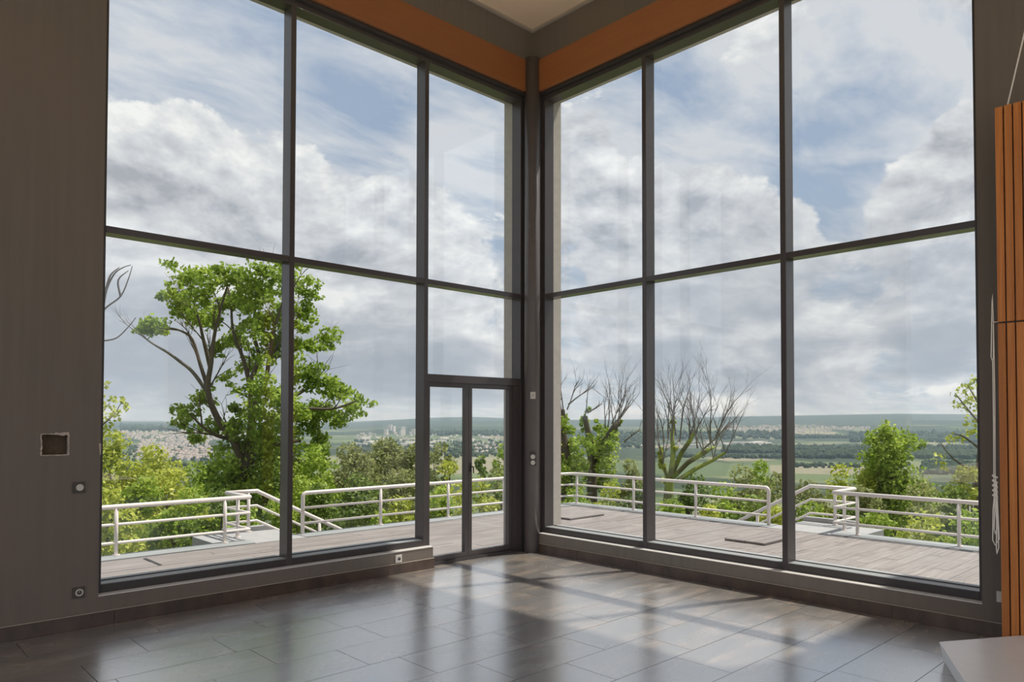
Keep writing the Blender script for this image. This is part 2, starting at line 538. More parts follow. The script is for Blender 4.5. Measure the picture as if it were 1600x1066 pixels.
tag(box('ceiling', 'ceiling_white', (XB - .3, X0 + TH, YB - .3, Y0 + TH, ZC, 7.0)), 'smooth warm white ceiling above the glazed corner', 'ceiling', kind='structure')
tr = MB().box(XB, X0, Y0 - 0.035, Y0, ZC - 0.03, ZC).box(X0 - 0.035, X0, YB, Y0 - 0.035, ZC - 0.03, ZC)
tag(tr.build('trim_3', 'ceiling_trim'), 'thin beige trim along the ceiling edge', 'trim', kind='structure')

# baseboards made of single tiles
bl = tag(empty('baseboard_left', (XB, Y0, 0)), 'brown tile baseboard along the left wall', 'baseboard', kind='structure')
br = tag(empty('baseboard_right', (X0, YB, 0)), 'brown tile baseboard along the right wall', 'baseboard', kind='structure')
x = 0.0
while x < DOOR_X:
    x1 = min(x + 0.87, DOOR_X + 0.012)
    box('baseboard_tile', 'baseboard_tile', (x + .001, x1 - .001, Y0 - 0.012, Y0, 0.0, 0.108), bl, 0.002)
    x = x1 if x1 >= DOOR_X else x + 0.87
y = -0.35
while y < Y0 - 0.14:
    y1 = min(y + 0.87, Y0 - 0.10)
    box('baseboard_tile', 'baseboard_tile', (X0 - 0.012, X0, y + .001, y1 - .001, 0.0, 0.108), br, 0.002)
    y += 0.87
box('baseboard_joint', 'ceiling_trim', (0, DOOR_X + .012, Y0 - 0.012, Y0, 0.108, 0.112), bl)
box('baseboard_joint', 'ceiling_trim', (X0 - 0.012, X0, -.35, Y0 - .1, 0.108, 0.112), br)

# wooden boards above the glazing
for i, d in ((1, (WL, X0 - 0.10, Y0 - 0.012, Y0 + 0.05, ZB, ZD)), (2, (X0 - 0.012, X0 + 0.05, WR, Y0 - 0.10, ZB, ZD))):
    tag(box('trim_%d' % i, 'orange_board', d, bevel=0.004), 'orange brown wooden board above the %s window' % ('left', 'right')[i - 1], 'trim', kind='structure')

# glazing
MW = 0.054


def window(name, label, axis, lo, hi, mulls, door=False):
    """axis 0: along x in the left wall, axis 1: along y in the right wall"""
    w = tag(empty(name, (lo, Y0 + REC, ZS) if axis == 0 else (X0 + REC, lo, ZS)), label, 'window', kind='structure')
    P = Y0 + REC

    def bar(nm, a0, a1, d0, d1, z0, z1, m='frame_metal', bev=0.003):
        dims = (a0, a1, P + d0, P + d1, z0, z1) if axis == 0 else (P + d0, P + d1, a0, a1, z0, z1)
        return box(nm, m, dims, w, bev)
    ZT0, ZT1, ZF = 3.165, 3.221, 0.302
    zh = ZB - 0.035
    top = zh - 0.055
    bar('frame_side', lo, lo + 0.04, 0, FD, ZS, zh, 'frame_dark')
    endw = 0.05
    bar('frame_side', hi - endw, hi, 0, FD, 0.0 if door else ZS, zh)
    bar('frame_head', lo + 0.04, hi - endw, 0, FD, top, zh)
    bar('head_gap', lo, hi, -0.06, FD, zh, ZB + 0.2, 'frame_dark', 0)
    edges = [lo + 0.04] + [e for m in mulls for e in (m - MW / 2, m + MW / 2)] + [hi - endw]
    for m in mulls:
        last = door and m == mulls[-1]
        bar('mullion', m - MW / 2, m + MW / 2, 0, FD, 0.0 if last else ZS, top)
    for i in range(0, len(edges), 2):
        a, b = edges[i], edges[i + 1]
        dr = door and i == len(edges) - 2
        bar('transom', a, b, 0.004, FD, ZT0, ZT1)
        lowest = 2.152 if dr else ZF
        if dr:
            bar('transom', a, b, 0.002, FD, 2.064, 2.152)
        else:
            bar('frame_bottom', a, b, 0, FD, ZS, ZF, 'frame_dark')
            bar('frame_ledge', a, b, 0.012, FD + 0.10, ZF, ZF + 0.004, 'coping_metal', 0)
        for z0, z1 in ((lowest, ZT0), (ZT1, top)):
            bar('glass_seal', a, b, FD - 0.016, FD, z0 + 0.004, z0 + 0.012, 'frame_dark', 0)
            bar('pane', a, b, FD - 0.012, FD, z0, z1, 'pane_glass', 0)
    return w


window('window_1', 'tall left window of dark metal bays with an integrated glass door', 0, WL, 6.425, (3.292, 4.905), True)
window('window_2', 'tall right window of three dark metal bays above a low sill', 1, WR, 6.405, (3.230, 4.832))

# door: two narrow glazed leaves
door = tag(empty('door_1', (DOOR_X, Y0 + REC, 0)), 'narrow double glass door with dark metal frame in the window corner', 'door', kind='structure')
P = Y0 + REC


def leaf(a, b):
    l = MB()
    l.box(a, a + 0.05, P + .03, P + .09, 0.035, 2.062).box(b - 0.05, b, P + .03, P + .09, 0.035, 2.062)
    l.box(a + .05, b - .05, P + .03, P + .09, 2.012, 2.062).box(a + .05, b - .05, P + .03, P + .09, 0.035, 0.095)
    lf = l.build('door_leaf', 'frame_metal', door)
    box('pane', 'pane_glass', (a + .05, b - .05, P + .055, P + .067, 0.095, 2.012), lf)
    return lf


leaf(4.934, 5.553)
lf2 = leaf(5.557, 6.255)
box('door_post', 'frame_metal', (6.257, 6.374, P + .01, P + .14, 0.0, 2.063), door)
box('door_sill', 'frame_dark', (4.933, 6.374, P, P + .15, -0.001, 0.033), door)
hd = MB().box(5.574, 5.594, P + .020, P + .03, 1.02, 1.13).tube([(5.584, P + .03, 1.085), (5.584, P - .012, 1.085), (5.588, P - .018, 1.08), (5.590, P - .018, 1.04), (5.590, P - .018, 1.01)], 0.008, 8)
hd.build('handle', 'black_hole', lf2)

# corner column
cl = MB().tube([(6.452, 6.452, 0.0), (6.452, 6.452, ZD + 0.02)], 0.098, 40)
column = tag(cl.build('column', 'column_paint', smooth=True), 'round dark painted steel column in the glazed corner', 'column')
mk = MB().box(6.425, 6.60, 6.50, 6.60, 0.0, ZD).box(6.50, 6.60, 6.405, 6.50, 0.0, ZD)
tag(mk.build('trim_4', 'frame_dark'), 'dark metal filler behind the corner column', 'trim', kind='structure')

# outside stone surrounds
st = MB()
st.box(6.395, 6.91, GY + 0.012, 6.91, DECK - 1.5, 7.2).box(GY + 0.012, 6.91, 6.385, GY + 0.012, DECK - 1.5, 7.2)
st.box(WL, 6.395, GY + 0.012, 6.91, 5.75, 7.2).box(GY + 0.012, 6.91, WR, 6.385, 5.75, 7.2)
tag(st.build('wall_outer', 'stone'), 'pale stone pier and lintels outside the glazed corner', 'wall', kind='structure')
stl = MB().box(WL, DOOR_X, Y0 + 0.26, 7.0, DECK - 1.5, 0.235).box(X0 + 0.26, 7.0, WR, 6.385, DECK - 1.5, 0.235)
tag(stl.build('trim_5', 'stone'), 'pale stone ledge below the windows outside', 'trim', kind='structure')
tag(box('wall_wing', 'stone', (7.0, 8.72, -1.5, 1.58, -1.6, 5.0)), 'pale side wing of the house beyond the right window', 'wall', kind='structure')
tag(box('roof', 'coping_metal', (XB - .4, 7.06, YB - .4, 7.06, 7.2, 7.35)), 'flat roof of the house above the room', 'roof', kind='structure')

# unseen pale ground added behind the house, bounces sun into the room
plain('bounce_gravel', (0.62, 0.53, 0.43), 0.9, 0, 0.12, 30)
fc = MB().box(-26, XB - .3, -26, 9.0, -0.6, -0.14).box(XB - .3, 6.9, -26, YB - .3, -0.6, -0.14)
tag(fc.build('bounce_ground', 'bounce_gravel'), 'unseen pale ground added to bounce sunlight into the room', 'ground', kind='structure')

# ------------------------------------------------------------------ small things on the walls


def wall_plate(name, label, cat, x, z, w=0.085, kind='switch', plate='dark_plastic', knob='white_plastic'):
    e = tag(empty(name, (x, Y0, z)), label, cat)
    box('plate', plate, (x - w / 2, x + w / 2, Y0 - 0.011, Y0, z - w / 2, z + w / 2), e, 0.003)
    if kind == 'switch':
        MB().tube([(x + .004, Y0 - 0.011, z), (x + .004, Y0 - 0.017, z)], 0.026, 24).build('knob', knob, e)
    else:
        MB().tube([(x + .004, Y0 - 0.011, z), (x + .004, Y0 - 0.014, z)], 0.028, 24).build('socket_ring', knob, e)
        MB().tube([(x + .004, Y0 - 0.014, z), (x + .004, Y0 - 0.0145, z)], 0.018, 20).build('recess', 'dark_plastic' if plate == 'dark_plastic' else 'black_hole', e)
        MB().tube([(x + .004, Y0 - 0.0145, z + .006), (x + .004, Y0 - 0.019, z + .006)], 0.004, 8).build('pin', 'white_plastic', e)
    return e


wall_plate('light_switch', 'dark square switch plate with white round knob below the wall hole', 'switch', 1.478, 1.104, 0.084)
wall_plate('wall_socket', 'dark square socket with pale ring low on the left wall', 'socket', 1.486, 0.286, 0.084, 'socket')
wall_plate('sill_socket', 'white square socket on the low sill wall beside the door', 'socket', 4.483, 0.161, 0.082, 'socket', 'white_plastic', 'white_plastic')
pl = tag(empty('cable_outlet', (X0, 1.475, 0.31)), 'blank white plate low on the right wall beside the slatted panel', 'socket')
box('plate', 'white_plastic', (X0 - 0.01, X0, 1.435, 1.515, 0.268, 0.352), pl, 0.003)
box('cover', 'white_plastic', (X0 - 0.013, X0 - .01, 1.452, 1.498, 0.285, 0.335), pl)


def on_column(z, h, w):
    """plate on the camera side of the column"""
    a = atan2(-1, -1) + 0.10
    c = Vector((6.452 + 0.098 * cos(a), 6.452 + 0.098 * sin(a), z))
    n, t = Vector((cos(a), sin(a), 0)), Vector((-sin(a), cos(a), 0))
    return c, n, t


def oriented(c, n, t, w, d, h):
    m = MB()
    pts = [c + t * sx * w / 2 + n * dd for sx, dd in ((-1, -0.006), (1, -0.006), (1, d), (-1, d))]
    return m.prism([(p.x, p.y) for p in pts], c.z - h / 2, c.z + h / 2)


c, n, t = on_column(1.94, .08, .06)
th = tag(empty('thermostat', c), 'small white thermostat high on the corner column', 'thermostat')
oriented(c, n, t, 0.062, 0.022, 0.085).build('case', 'white_plastic', th)
MB().tube([c + n * .022, c + n * .030], 0.018, 16).build('dial', 'white_plastic', th)
oriented(c + n * .0305, n, t, 0.006, .001, 0.026).build('pointer', 'black_hole', th)
c, n, t = on_column(1.147, .15, .07)
sw = tag(empty('column_switch', c), 'double light switch plate with two round buttons on the corner column', 'switch')
oriented(c, n, t, 0.080, 0.012, 0.150).build('plate', 'dark_plastic', sw)
for dz in (-.036, .036):
    q = c + Vector((0, 0, dz))
    MB().tube([q + n * .012, q + n * .020], 0.028, 20).build('button', 'white_plastic', sw)

# slatted wooden panel in front of the right wall
PX = 6.16
pan = tag(empty('slatted_panel', (PX, 0.7, 0)), 'tall reddish wooden slat panel in front of the right wall', 'panel')
box('backing', 'dark_plastic', (PX + 0.022, PX + 0.045, 0.0, 1.405, 0.0, 3.905), pan)
y = 1.408
i = 0
while y > 0.06:
    wd = 0.047
    for z0, z1 in ((0.0, 2.338), (2.350, 3.91)):
        box('slat', 'red_cedar', (PX - 0.006, PX + 0.022, y - wd, y, z0, z1), pan, 0.003)
    y -= 0.056
    i += 1
# hook, blind cords
hk = MB().tube([(PX + .01, 1.408, 2.352), (PX - 0.01, 1.43, 2.352), (PX - 0.012, 1.432, 2.335)], 0.003, 6)
tag(hk.build('cord_hook', 'white_paint', pan), 'small white hook on the panel edge')
bc = tag(empty('blind_cord', (PX - .01, 1.43, 2.3)), 'white blind cord hanging knotted beside the slatted panel', 'cord')
cx = PX - 0.024
MB().tube([(cx, 1.430, 2.345), (cx, 1.432, 2.55), (cx, 1.436, 2.50), (cx, 1.447, 2.10), (cx, 1.440, 2.07), (cx, 1.433, 2.09), (cx, 1.430, 2.33)], 0.0035, 6).build('upper_loop', 'cord_white', bc, True)
MB().tube([(cx, 1.430, 2.335), (cx, 1.428, 1.8), (cx, 1.432, 1.2)], 0.0035, 6).build('cord_line', 'cord_white', bc, True)
MB().tube([(cx - .006, 1.436, 2.07), (cx - .006, 1.436, 1.6), (cx - .004, 1.440, 1.2)], 0.0035, 6).build('cord_line', 'cord_white', bc, True)
kn = MB()
for s_ in range(5):
    z = 1.25 - s_ * .035
    kn.tube([(cx + .012 * cos(a), 1.434 + .014 * sin(a), z - .004 * a) for a in [j * pi / 4 for j in range(9)]], 0.005, 6)
kn.build('knot', 'cord_white', bc, True)
for a, b, ln in ((1.428, 1.446, .78), (1.432, 1.424, .72), (1.440, 1.436, .86)):
    MB().tube([(cx, a, 1.22), (cx - .006, b, 1.0), (cx - .004, b + .006, ln), (cx, (a + b) / 2, ln - .035), (cx + .006, a - .014, ln + .01), (cx + .005, a - .008, 1.0), (cx, a - .004, 1.2)], 0.0035, 6).build('tail_loop', 'cord_white', bc, True)
pc0 = Vector((PX + .015, 1.335, 3.905))
d1 = ray(1599, 48)
p1 = d1 * ((PX - .25) / d1.x) + Vector((0, 0, EYE))
p2 = pc0 + (p1 - pc0) * ((ZC - pc0.z) / (p1.z - pc0.z))
sg = MB().tube([pc0, p2], 0.005, 6)
tag(sg.build('suspension_cord', 'cord_white'), 'thin pale cord slanting from the panel top to the ceiling', 'cord')

# low faceted plinth
top = [(5.53, 1.63), (4.30, 1.046), (4.05, -1.2), (6.145, -1.2), (6.145, 1.268)]
bot = [(5.556, 1.606), (4.335, 1.028), (4.08, -1.17), (6.12, -1.17), (6.12, 1.268)]
tag(MB().prism(top, 0.0, 0.14, bot).build('plinth', 'plinth_grey', bevel=0.003), 'low pale grey plinth with angled edges beside the slatted panel', 'plinth')

# ------------------------------------------------------------------ terrace
XR, YR = 11.36, 10.21        # railing lines
CXI, CYI = 11.15, 9.92       # inner edge of the coping
deck = tag(box('deck', 'frame_dark', (-1.0, CXI, 1.0, CYI, DECK - 0.30, DECK - 0.022)), 'weathered pinkish grey board deck of the terrace', 'deck', kind='structure')
PWD = 0.158
y = 1.60
plank_meshes = {}
while y < CYI - 0.02:
    xs = 7.0 if y < 7.0 else 0.4
    y1 = min(y + PWD - .0035, CYI - .004)
    x = xs - rng.uniform(0.0, 1.2)
    while x < CXI - 0.01:
        L = rng.choice((0.9, 1.1, 1.3)) if y < 7.0 else rng.choice((1.9, 2.2, 2.5))
        xa, xb = max(x, xs), min(x + L, CXI - .004)
        if xb - xa > 0.05:
            box('deck_plank', 'weathered_deck', (xa + .002, xb - .002, y, y1, DECK - .022, DECK + rng.uniform(-.002, .002)), deck)
        x += L
    y += PWD
tag(box('deck_slit', 'black_hole', (2.945, 2.985, 9.20, 9.78, DECK, DECK + .006), deck), 'dark narrow gap across the boards')  # dark strip laid on the deck as a cross gap between planks

# coping along the terrace edge, interrupted by the stair landings
cop = MB()
cop.box(-1.0, 4.45, CYI, CYI + .36, DECK - .35, DECK + .012).box(5.23, CXI + .40, CYI, CYI + .36, DECK - .35, DECK + .012)
cop.box(CXI, CXI + .40, 5.78, CYI, DECK - .35, DECK + .012).box(CXI, CXI + .40, 1.0, 4.75, DECK - .35, DECK + .012)
tag(cop.build('trim_6', 'coping_metal'), 'blue grey metal coping along the terrace edge', 'trim', kind='structure')
# supporting masonry under the terrace
bs = MB().box(-1.0, CXI, CYI + .03, CYI + .33, -4.2, DECK - .3).box(CXI + .03, CXI + .37, 1.0, CYI + .33, -4.2, DECK - .3)
tag(bs.build('wall_terrace', 'concrete'), 'concrete retaining wall under the terrace edge', 'wall', kind='structure')

# stair landings and steps (mirrored about the terrace corner)
ls = tag(empty('terrace_stair', (4.8, 10.7, DECK)), 'concrete stair landing beyond the left railing gap', 'stair')
box('landing', 'concrete', (4.02, 5.25, CYI + .361, 11.12, DECK - .22, DECK + .004), ls, 0.008)
box('landing', 'concrete', (4.451, 5.229, CYI, CYI + .36, DECK - .22, DECK + .004), ls)
box('landing_kerb', 'concrete', (4.50, 5.25, 11.13, 11.24, DECK - .25, DECK + .06), ls, 0.008)
for i in range(9):
    box('step', 'concrete', (5.252 + i * .30, 5.55 + i * .30, CYI + .365, 11.12, DECK - .35 - (i + 1) * .155, DECK - (i + 1) * .155), ls)
rs_ = tag(empty('terrace_stair', (11.8, 5.2, DECK)), 'concrete stair landing beyond the right railing gap', 'stair')
box('landing', 'concrete', (CXI + .401, 12.32, 4.40, 5.72, DECK - .22, DECK + .004), rs_, 0.008)
box('landing', 'concrete', (CXI, CXI + .40, 4.751, 5.779, DECK - .22, DECK + .004), rs_)
box('landing_kerb', 'concrete', (12.33, 12.44, 4.86, 5.72, DECK - .25, DECK + .08), rs_, 0.008)
for i in range(9):
    box('step', 'concrete', (CXI + .405, 12.32, 5.722 + i * .30, 6.02 + i * .30, DECK - .35 - (i + 1) * .155, DECK - (i + 1) * .155), rs_)

# railings
RT, RM, RL = 0.525, 0.300, 0.068      # rail heights (absolute)
R_TOP, R_MID, R_POST = 0.031, 0.019, 0.025


def arc(c, a, b, r, n=6):
    """fillet at corner c between directions a and b (unit vectors away from c)"""
    c, a, b = Vector(c), Vector(a), Vector(b)
    p, q = c + a * r, c + b * r
    return [tuple((1 - t) ** 2 * p + 2 * t * (1 - t) * c + t * t * q) for t in [i / n for i in range(n + 1)]]


def post(parent, x, y, ztop, z0=DECK + .010):
    MB().tube([(x, y, z0), (x, y, ztop)], R_POST, 12).build('post', 'white_paint', parent, True)
    MB().tube([(x, y, z0), (x, y, z0 + .012)], 0.05, 14).build('base_plate', 'white_paint', parent)


def rail(parent, pts, r, name='rail'):
    return MB().tube(pts, r, 12).build(name, 'white_paint', parent, True)


# left railing with return and stair rail
YO, XO = 11.0, 12.2
ra = tag(empty('terrace_railing', (2.7, YR, DECK)), 'white metal railing left of the left stair, with sloping stair rail', 'railing')
for xx in (-0.03, 1.36, 2.75, 4.135): post(ra, xx, YR, RT)
post(ra, 4.478, 10.59, RT, DECK + .004); post(ra, 4.82, YO, RT, DECK + .004)
for z, r in ((RT, R_TOP), (RM, R_MID), (RL, R_MID)):
    e = 4.49
    rail(ra, [(-0.7, YR, z), (e, YR, z)], r, 'top_rail' if z == RT else 'rail')
    rail(ra, [(e, YR, z), (4.475, YO, z)], r, 'return_rail')
    rail(ra, [(4.475, YO, z), (4.95, YO, z), (7.9, YO, z - .508 * 2.95)], r, 'stair_rail')
MB().tube([(6.03, YO, RT - .508 * 1.08), (6.03, YO, RT - .508 * 1.08 - .75)], R_POST, 12).build('post', 'white_paint', ra, True)
MB().tube([(7.35, YO, RT - .508 * 2.4), (7.35, YO, RT - .508 * 2.4 - .75)], R_POST, 12).build('post', 'white_paint', ra, True)
# corner railing
rb = tag(empty('terrace_railing', (9.4, YR, DECK)), 'white metal railing running around the terrace corner between both stairs', 'railing')
for xx in (6.70, 8.11, 9.45, 10.82): post(rb, xx, YR, RT)
for yy in (10.05, 8.60, 7.23): post(rb, XR, yy, RT)
xe, ye = 5.315, 5.85
path = [(xe, YR, DECK + .01)] + arc((xe, YR, RT), (0, 0, -1), (1, 0, 0), .07) + arc((XR, YR, RT), (-1, 0, 0), (0, -1, 0), .28, 8) + \
       arc((XR, ye, RT), (0, 1, 0), (0, 0, -1), .07) + [(XR, ye, DECK + .01)]
rail(rb, path, R_TOP * .95, 'top_rail')
for z in (RM, RL):
    rail(rb, [(xe, YR, z)] + arc((XR, YR, z), (-1, 0, 0), (0, -1, 0), .28, 8) + [(XR, ye, z)], R_MID)
# right railing
rc = tag(empty('terrace_railing', (XR, 3.0, DECK)), 'white metal railing right of the right stair, with sloping stair rail', 'railing')
for yy in (4.436, 3.083, 1.73): post(rc, XR, yy, RT)
post(rc, 11.78, 4.80, RT, DECK + .004); post(rc, XO, 5.12, RT, DECK + .004)
for z, r in ((RT, R_TOP), (RM, R_MID), (RL, R_MID)):
    rail(rc, [(XR, 1.1, z), (XR, 4.79, z)], r, 'top_rail' if z == RT else 'rail')
    rail(rc, [(XR, 4.79, z), (XO, 4.80, z)], r, 'return_rail')
    rail(rc, [(XO, 4.80, z), (XO, 5.53, z), (XO, 8.4, z - .545 * 2.87)], r, 'stair_rail')
MB().tube([(XO, 6.50, RT - .545 * .97), (XO, 6.50, RT - .545 * .97 - .75)], R_POST, 12).build('post', 'white_paint', rc, True)
MB().tube([(XO, 7.85, RT - .545 * 2.32), (XO, 7.85, RT - .545 * 2.32 - .75)], R_POST, 12).build('post', 'white_paint', rc, True)


def hatch(label, x0, x1, y0, y1):
    e = tag(empty('deck_hatch', ((x0 + x1) / 2, (y0 + y1) / 2, DECK)), label, 'hatch')
    box('hatch_frame', 'frame_dark', (x0, x1, y0, y1, DECK + .0021, DECK + .012), e)
    y = y0 + .008
    while y < y1 - .02:
        box('hatch_board', 'weathered_deck', (x0 - .006, x1 + .006, y, min(y + .145, y1), DECK + .012, DECK + .034), e)
        y += .155
    return e


hatch('raised square board hatch on the deck beside the right stair gap', 9.52, 10.28, 4.96, 5.58)
hatch('raised square board hatch on the deck near the terrace corner', 9.45, 10.35, 8.50, 9.25)

# ------------------------------------------------------------------ land
RIDGE = [(-3000, 664), (-400, 664), (150, 663), (300, 663), (470, 663), (560, 662), (620, 656.5), (680, 653), (740, 651.5), (800, 654), (870, 656), (1000, 655), (1140, 650),
         (1240, 648), (1400, 644.5), (1530, 645), (1700, 647), (2200, 654), (4000, 660)]
rid_az, rid_el = [], []
for px, py in RIDGE:
    v = ray(px, py)
    rid_az.append(-((atan2(v.y, v.x) - YAW + pi) % (2 * pi) - pi)); rid_el.append(v.z / hypot(v.x, v.y))
rid_az, rid_el = np.array(rid_az), np.array(rid_el)


def sstep(a, b, v):
    t = np.clip((v - a) / (b - a), 0, 1)
    return t * t * (3 - 2 * t)


def ground(x, y):
    x, y = np.asarray(x, float), np.asarray(y, float)
    d = np.maximum(np.maximum(x - 12.6, y - 11.4), 0.0)
    r = np.hypot(x, y)
    z = -1.9 - 100.0 * (1 - np.exp(-d * 0.34 / 100.0))
    az = -((np.arctan2(y, x) - YAW + pi) % (2 * pi) - pi)
    el = np.interp(az, rid_az, rid_el)
    z = z + sstep(300, 900, r) * (4 * np.sin(x / 410 + 1) * np.cos(y / 530) + 3 * np.sin(x / 173) * np.sin(y / 211 + 2))
    zr = EYE + 8600 * el
    k = 0.42 * sstep(3600, 5200, r + 500 * np.sin(az * 9)) + 0.58 * sstep(5800, 8600, r)
    return z + k * (zr - z) * sstep(3000, 3600, r)


radii = np.concatenate([[0.0, 8, 11], np.geomspace(13, 16000, 120)])
NA = 288
ang = np.linspace(0, 2 * pi, NA, endpoint=False)
rr, aa = np.meshgrid(radii[1:], ang, indexing='ij')
gx, gy = rr * np.cos(aa), rr * np.sin(aa)
gz = ground(gx, gy)
tv = [(0, 0, float(ground(0, 0)))] + list(zip(gx.ravel().tolist(), gy.ravel().tolist(), gz.ravel().tolist()))
tf = [(0, 1 + j, 1 + (j + 1) % NA) for j in range(NA)]
for i in range(len(radii) - 2):
    for j in range(NA):
        a, b = 1 + i * NA + j, 1 + i * NA + (j + 1) % NA
        tf.append((a, a + NA, b + NA, b))
me = bpy.data.meshes.new('ground')
me.from_pydata(tv, [], tf)
me.materials.append(MATS['countryside'])
me.polygons.foreach_set('use_smooth', [True] * len(me.polygons))
land = tag(link('ground', me), 'green hillside falling to a wide valley of fields and wooded hills', 'ground', kind='structure')


def pix_ground(px, py):
    """where a sight line below the horizon meets the valley floor"""
    v = ray(px, py)
    v = v / hypot(v.x, v.y)
    lo, hi = 60.0, 15500.0
    ts = np.geomspace(lo, hi, 900)
    zz = EYE + v.z * ts
    g = ground(v.x * ts, v.y * ts)
    hit = np.nonzero(zz < g)[0]
    if len(hit) == 0: return None
    return v.x * ts[hit[0]], v.y * ts[hit[0]], float(g[hit[0]])


def fast_mesh(name, verts, nper, mats, mi=None):
    """mesh of many polygons with nper corners each, verts (N*nper,3) in order"""
    nv = len(verts)
    me = bpy.data.meshes.new(name)
    me.vertices.add(nv); me.vertices.foreach_set('co', np.ascontiguousarray(verts, dtype=np.float32).ravel())
    me.loops.add(nv); me.loops.foreach_set('vertex_index', np.arange(nv, dtype=np.int32))
    npoly = nv // nper
    me.polygons.add(npoly)
    me.polygons.foreach_set('loop_start', np.arange(0, nv, nper, dtype=np.int32))
    for m in mats: me.materials.append(MATS[m])
    if mi is not None: me.polygons.foreach_set('material_index', mi)
    me.update(calc_edges=True)
    return me


# towns: small gabled houses and long sheds, too small to pick apart
def town(name, label, rects, seed):
    r = random.Random(seed)
    m = MB()
    for x0, x1, y0, y1, n, big in rects:
        for _ in range(n):
            g = pix_ground(r.uniform(x0, x1), r.uniform(y0, y1))
            if g is None: continue
            gx_, gy_, gz_ = g
            w, l, h = (r.uniform(7, 10), r.uniform(9, 15), r.uniform(4.5, 8)) if not big else (r.uniform(18, 40), r.uniform(40, 110), r.uniform(7, 14))
            if big == 2: w, l, h = r.uniform(12, 16), r.uniform(20, 40), r.uniform(22, 40)
            a = r.choice((0.2, 0.2 + pi / 2)) + r.uniform(-.3, .3)
            ca, sa = cos(a), sin(a)
            T = lambda u, v, z: (gx_ + u * ca - v * sa, gy_ + u * sa + v * ca, gz_ + z)
            b = len(m.v)
            rise = 0.5 if big else w * .36
            m.v += [T(u, v, z) for z in (-3, h) for u, v in ((-l / 2, -w / 2), (l / 2, -w / 2), (l / 2, w / 2), (-l / 2, w / 2))] + [T(-l / 2, 0, h + rise), T(l / 2, 0, h + rise)]
            for q in ((0, 1, 5, 4), (2, 3, 7, 6)): m.quadf([b + i for i in q])
            m.quadf((b + 1, b + 2, b + 6, b + 9, b + 5)); m.quadf((b + 3, b, b + 4, b + 8, b + 7))
            rm = 0 if big else 1
            m.quadf((b + 4, b + 5, b + 9, b + 8), rm); m.quadf((b + 6, b + 7, b + 8, b + 9), rm)
    o = m.build(name, ['facade', 'roof_tile'])
    return tag(o, label, 'town', kind='stuff')


town('valley_town', 'pale houses of the town in the valley behind the big tree', [(185, 440, 676, 690, 420, 0), (215, 330, 690, 722, 420, 0), (200, 430, 674, 684, 10, 1)], 1)
town('valley_suburb', 'white blocks and sheds of the suburb seen through the glass door', [(555, 660, 678, 690, 60, 0), (600, 662, 672, 682, 9, 2), (560, 800, 684, 700, 14, 1), (740, 800, 692, 712, 50, 0), (670, 800, 680, 690, 30, 0)], 2)
town('valley_village', 'pale village strung along the slope seen through the right window', [(1130, 1300, 664, 676, 260, 0), (1000, 1240, 690, 700, 50, 0), (1060, 1200, 692, 700, 8, 1), (1300, 1360, 666, 672, 60, 0)], 3)


# woods in the valley: many crowns, one object
ico = bmesh.new(); bmesh.ops.create_icosphere(ico, subdivisions=1, radius=1.0)
iv = np.array([v.co[:] for v in ico.verts]); it = np.array([[v.index for v in f.verts] for f in ico.faces]); ico.free()


def crowns(name, label, bands, seed):
    g = np.random.default_rng(seed)
    out = []
    for x0, x1, y0, y1, n, rad in bands:
        for _ in range(n):
            p = pix_ground(g.uniform(x0, x1), g.uniform(y0, y1))
            if p is None: continue
            rd = rad * g.uniform(.6, 1.3)
            vv = iv * g.uniform(.75, 1.2, (len(iv), 1)) * [rd, rd, rd * 1.1] + [p[0], p[1], p[2] + rd * .55]
            out.append(vv[it].reshape(-1, 3))
    me = fast_mesh(name, np.concatenate(out), 3, ['far_canopy'])
    return tag(link(name, me), label, 'woods', kind='stuff')


crowns('valley_woods', 'dark green woods and hedgerows scattered across the valley floor',
       [(1240, 1530, 698, 716, 900, 9), (1130, 1230, 698, 708, 260, 9), (1330, 1530, 676, 690, 420, 13), (1240, 1330, 682, 684, 120, 10), (870, 1010, 676, 700, 420, 9),
        (1020, 1230, 676, 686, 300, 12), (1240, 1420, 726, 730, 130, 5), (1440, 1530, 722, 740, 260, 6), (555, 800, 690, 716, 520, 7), (670, 800, 676, 682, 200, 12),
        (190, 440, 668, 676, 460, 15), (160, 460, 700, 740, 500, 6), (1020, 1240, 712, 716, 120, 6)], 5)

# ------------------------------------------------------------------ trees and shrubs


def leaf_quads(P, size, g, up=0.35):
    """one four-cornered leaf at each point"""
    n = len(P)
    d = g.normal(size=(n, 3)); d[:, 2] -= 0.2; d /= np.linalg.norm(d, axis=1, keepdims=True)
    nrm = g.normal(size=(n, 3)); nrm[:, 2] += up * 3
    s = np.cross(d, nrm); s /= np.linalg.norm(s, axis=1, keepdims=True) + 1e-9
    L = size * g.uniform(.65, 1.35, (n, 1))
    w = L * 0.34
    q = np.stack([P - d * L * .5, P + s * w, P + d * L * .5, P - s * w], axis=1)
    return q.reshape(-1, 3)


def blob_points(blobs, per, g, hollow=0.55):
    out = []
    for c, rad in blobs:
        rad = np.asarray(rad if hasattr(rad, '__len__') else (rad,) * 3)
        n = int(per * (rad[0] * rad[2]) + 6)
        u = g.normal(size=(n, 3)); u /= np.linalg.norm(u, axis=1, keepdims=True)
        rr_ = g.uniform(hollow ** 3, 1.0, (n, 1)) ** (1 / 3)
        out.append(np.asarray(c) + u * rr_ * rad * g.uniform(.8, 1.12, (n, 1)))
    return np.concatenate(out)


def spray_points(blobs, per, g):
    out = []
    for c, rad in blobs:
        rad = np.asarray(rad)
        n = int(per * (rad[0] * rad[2]) + 6)
        out.append(np.asarray(c) + np.clip(g.normal(size=(n, 3)), -2.2, 2.2) * rad * .62)
    return np.concatenate(out)


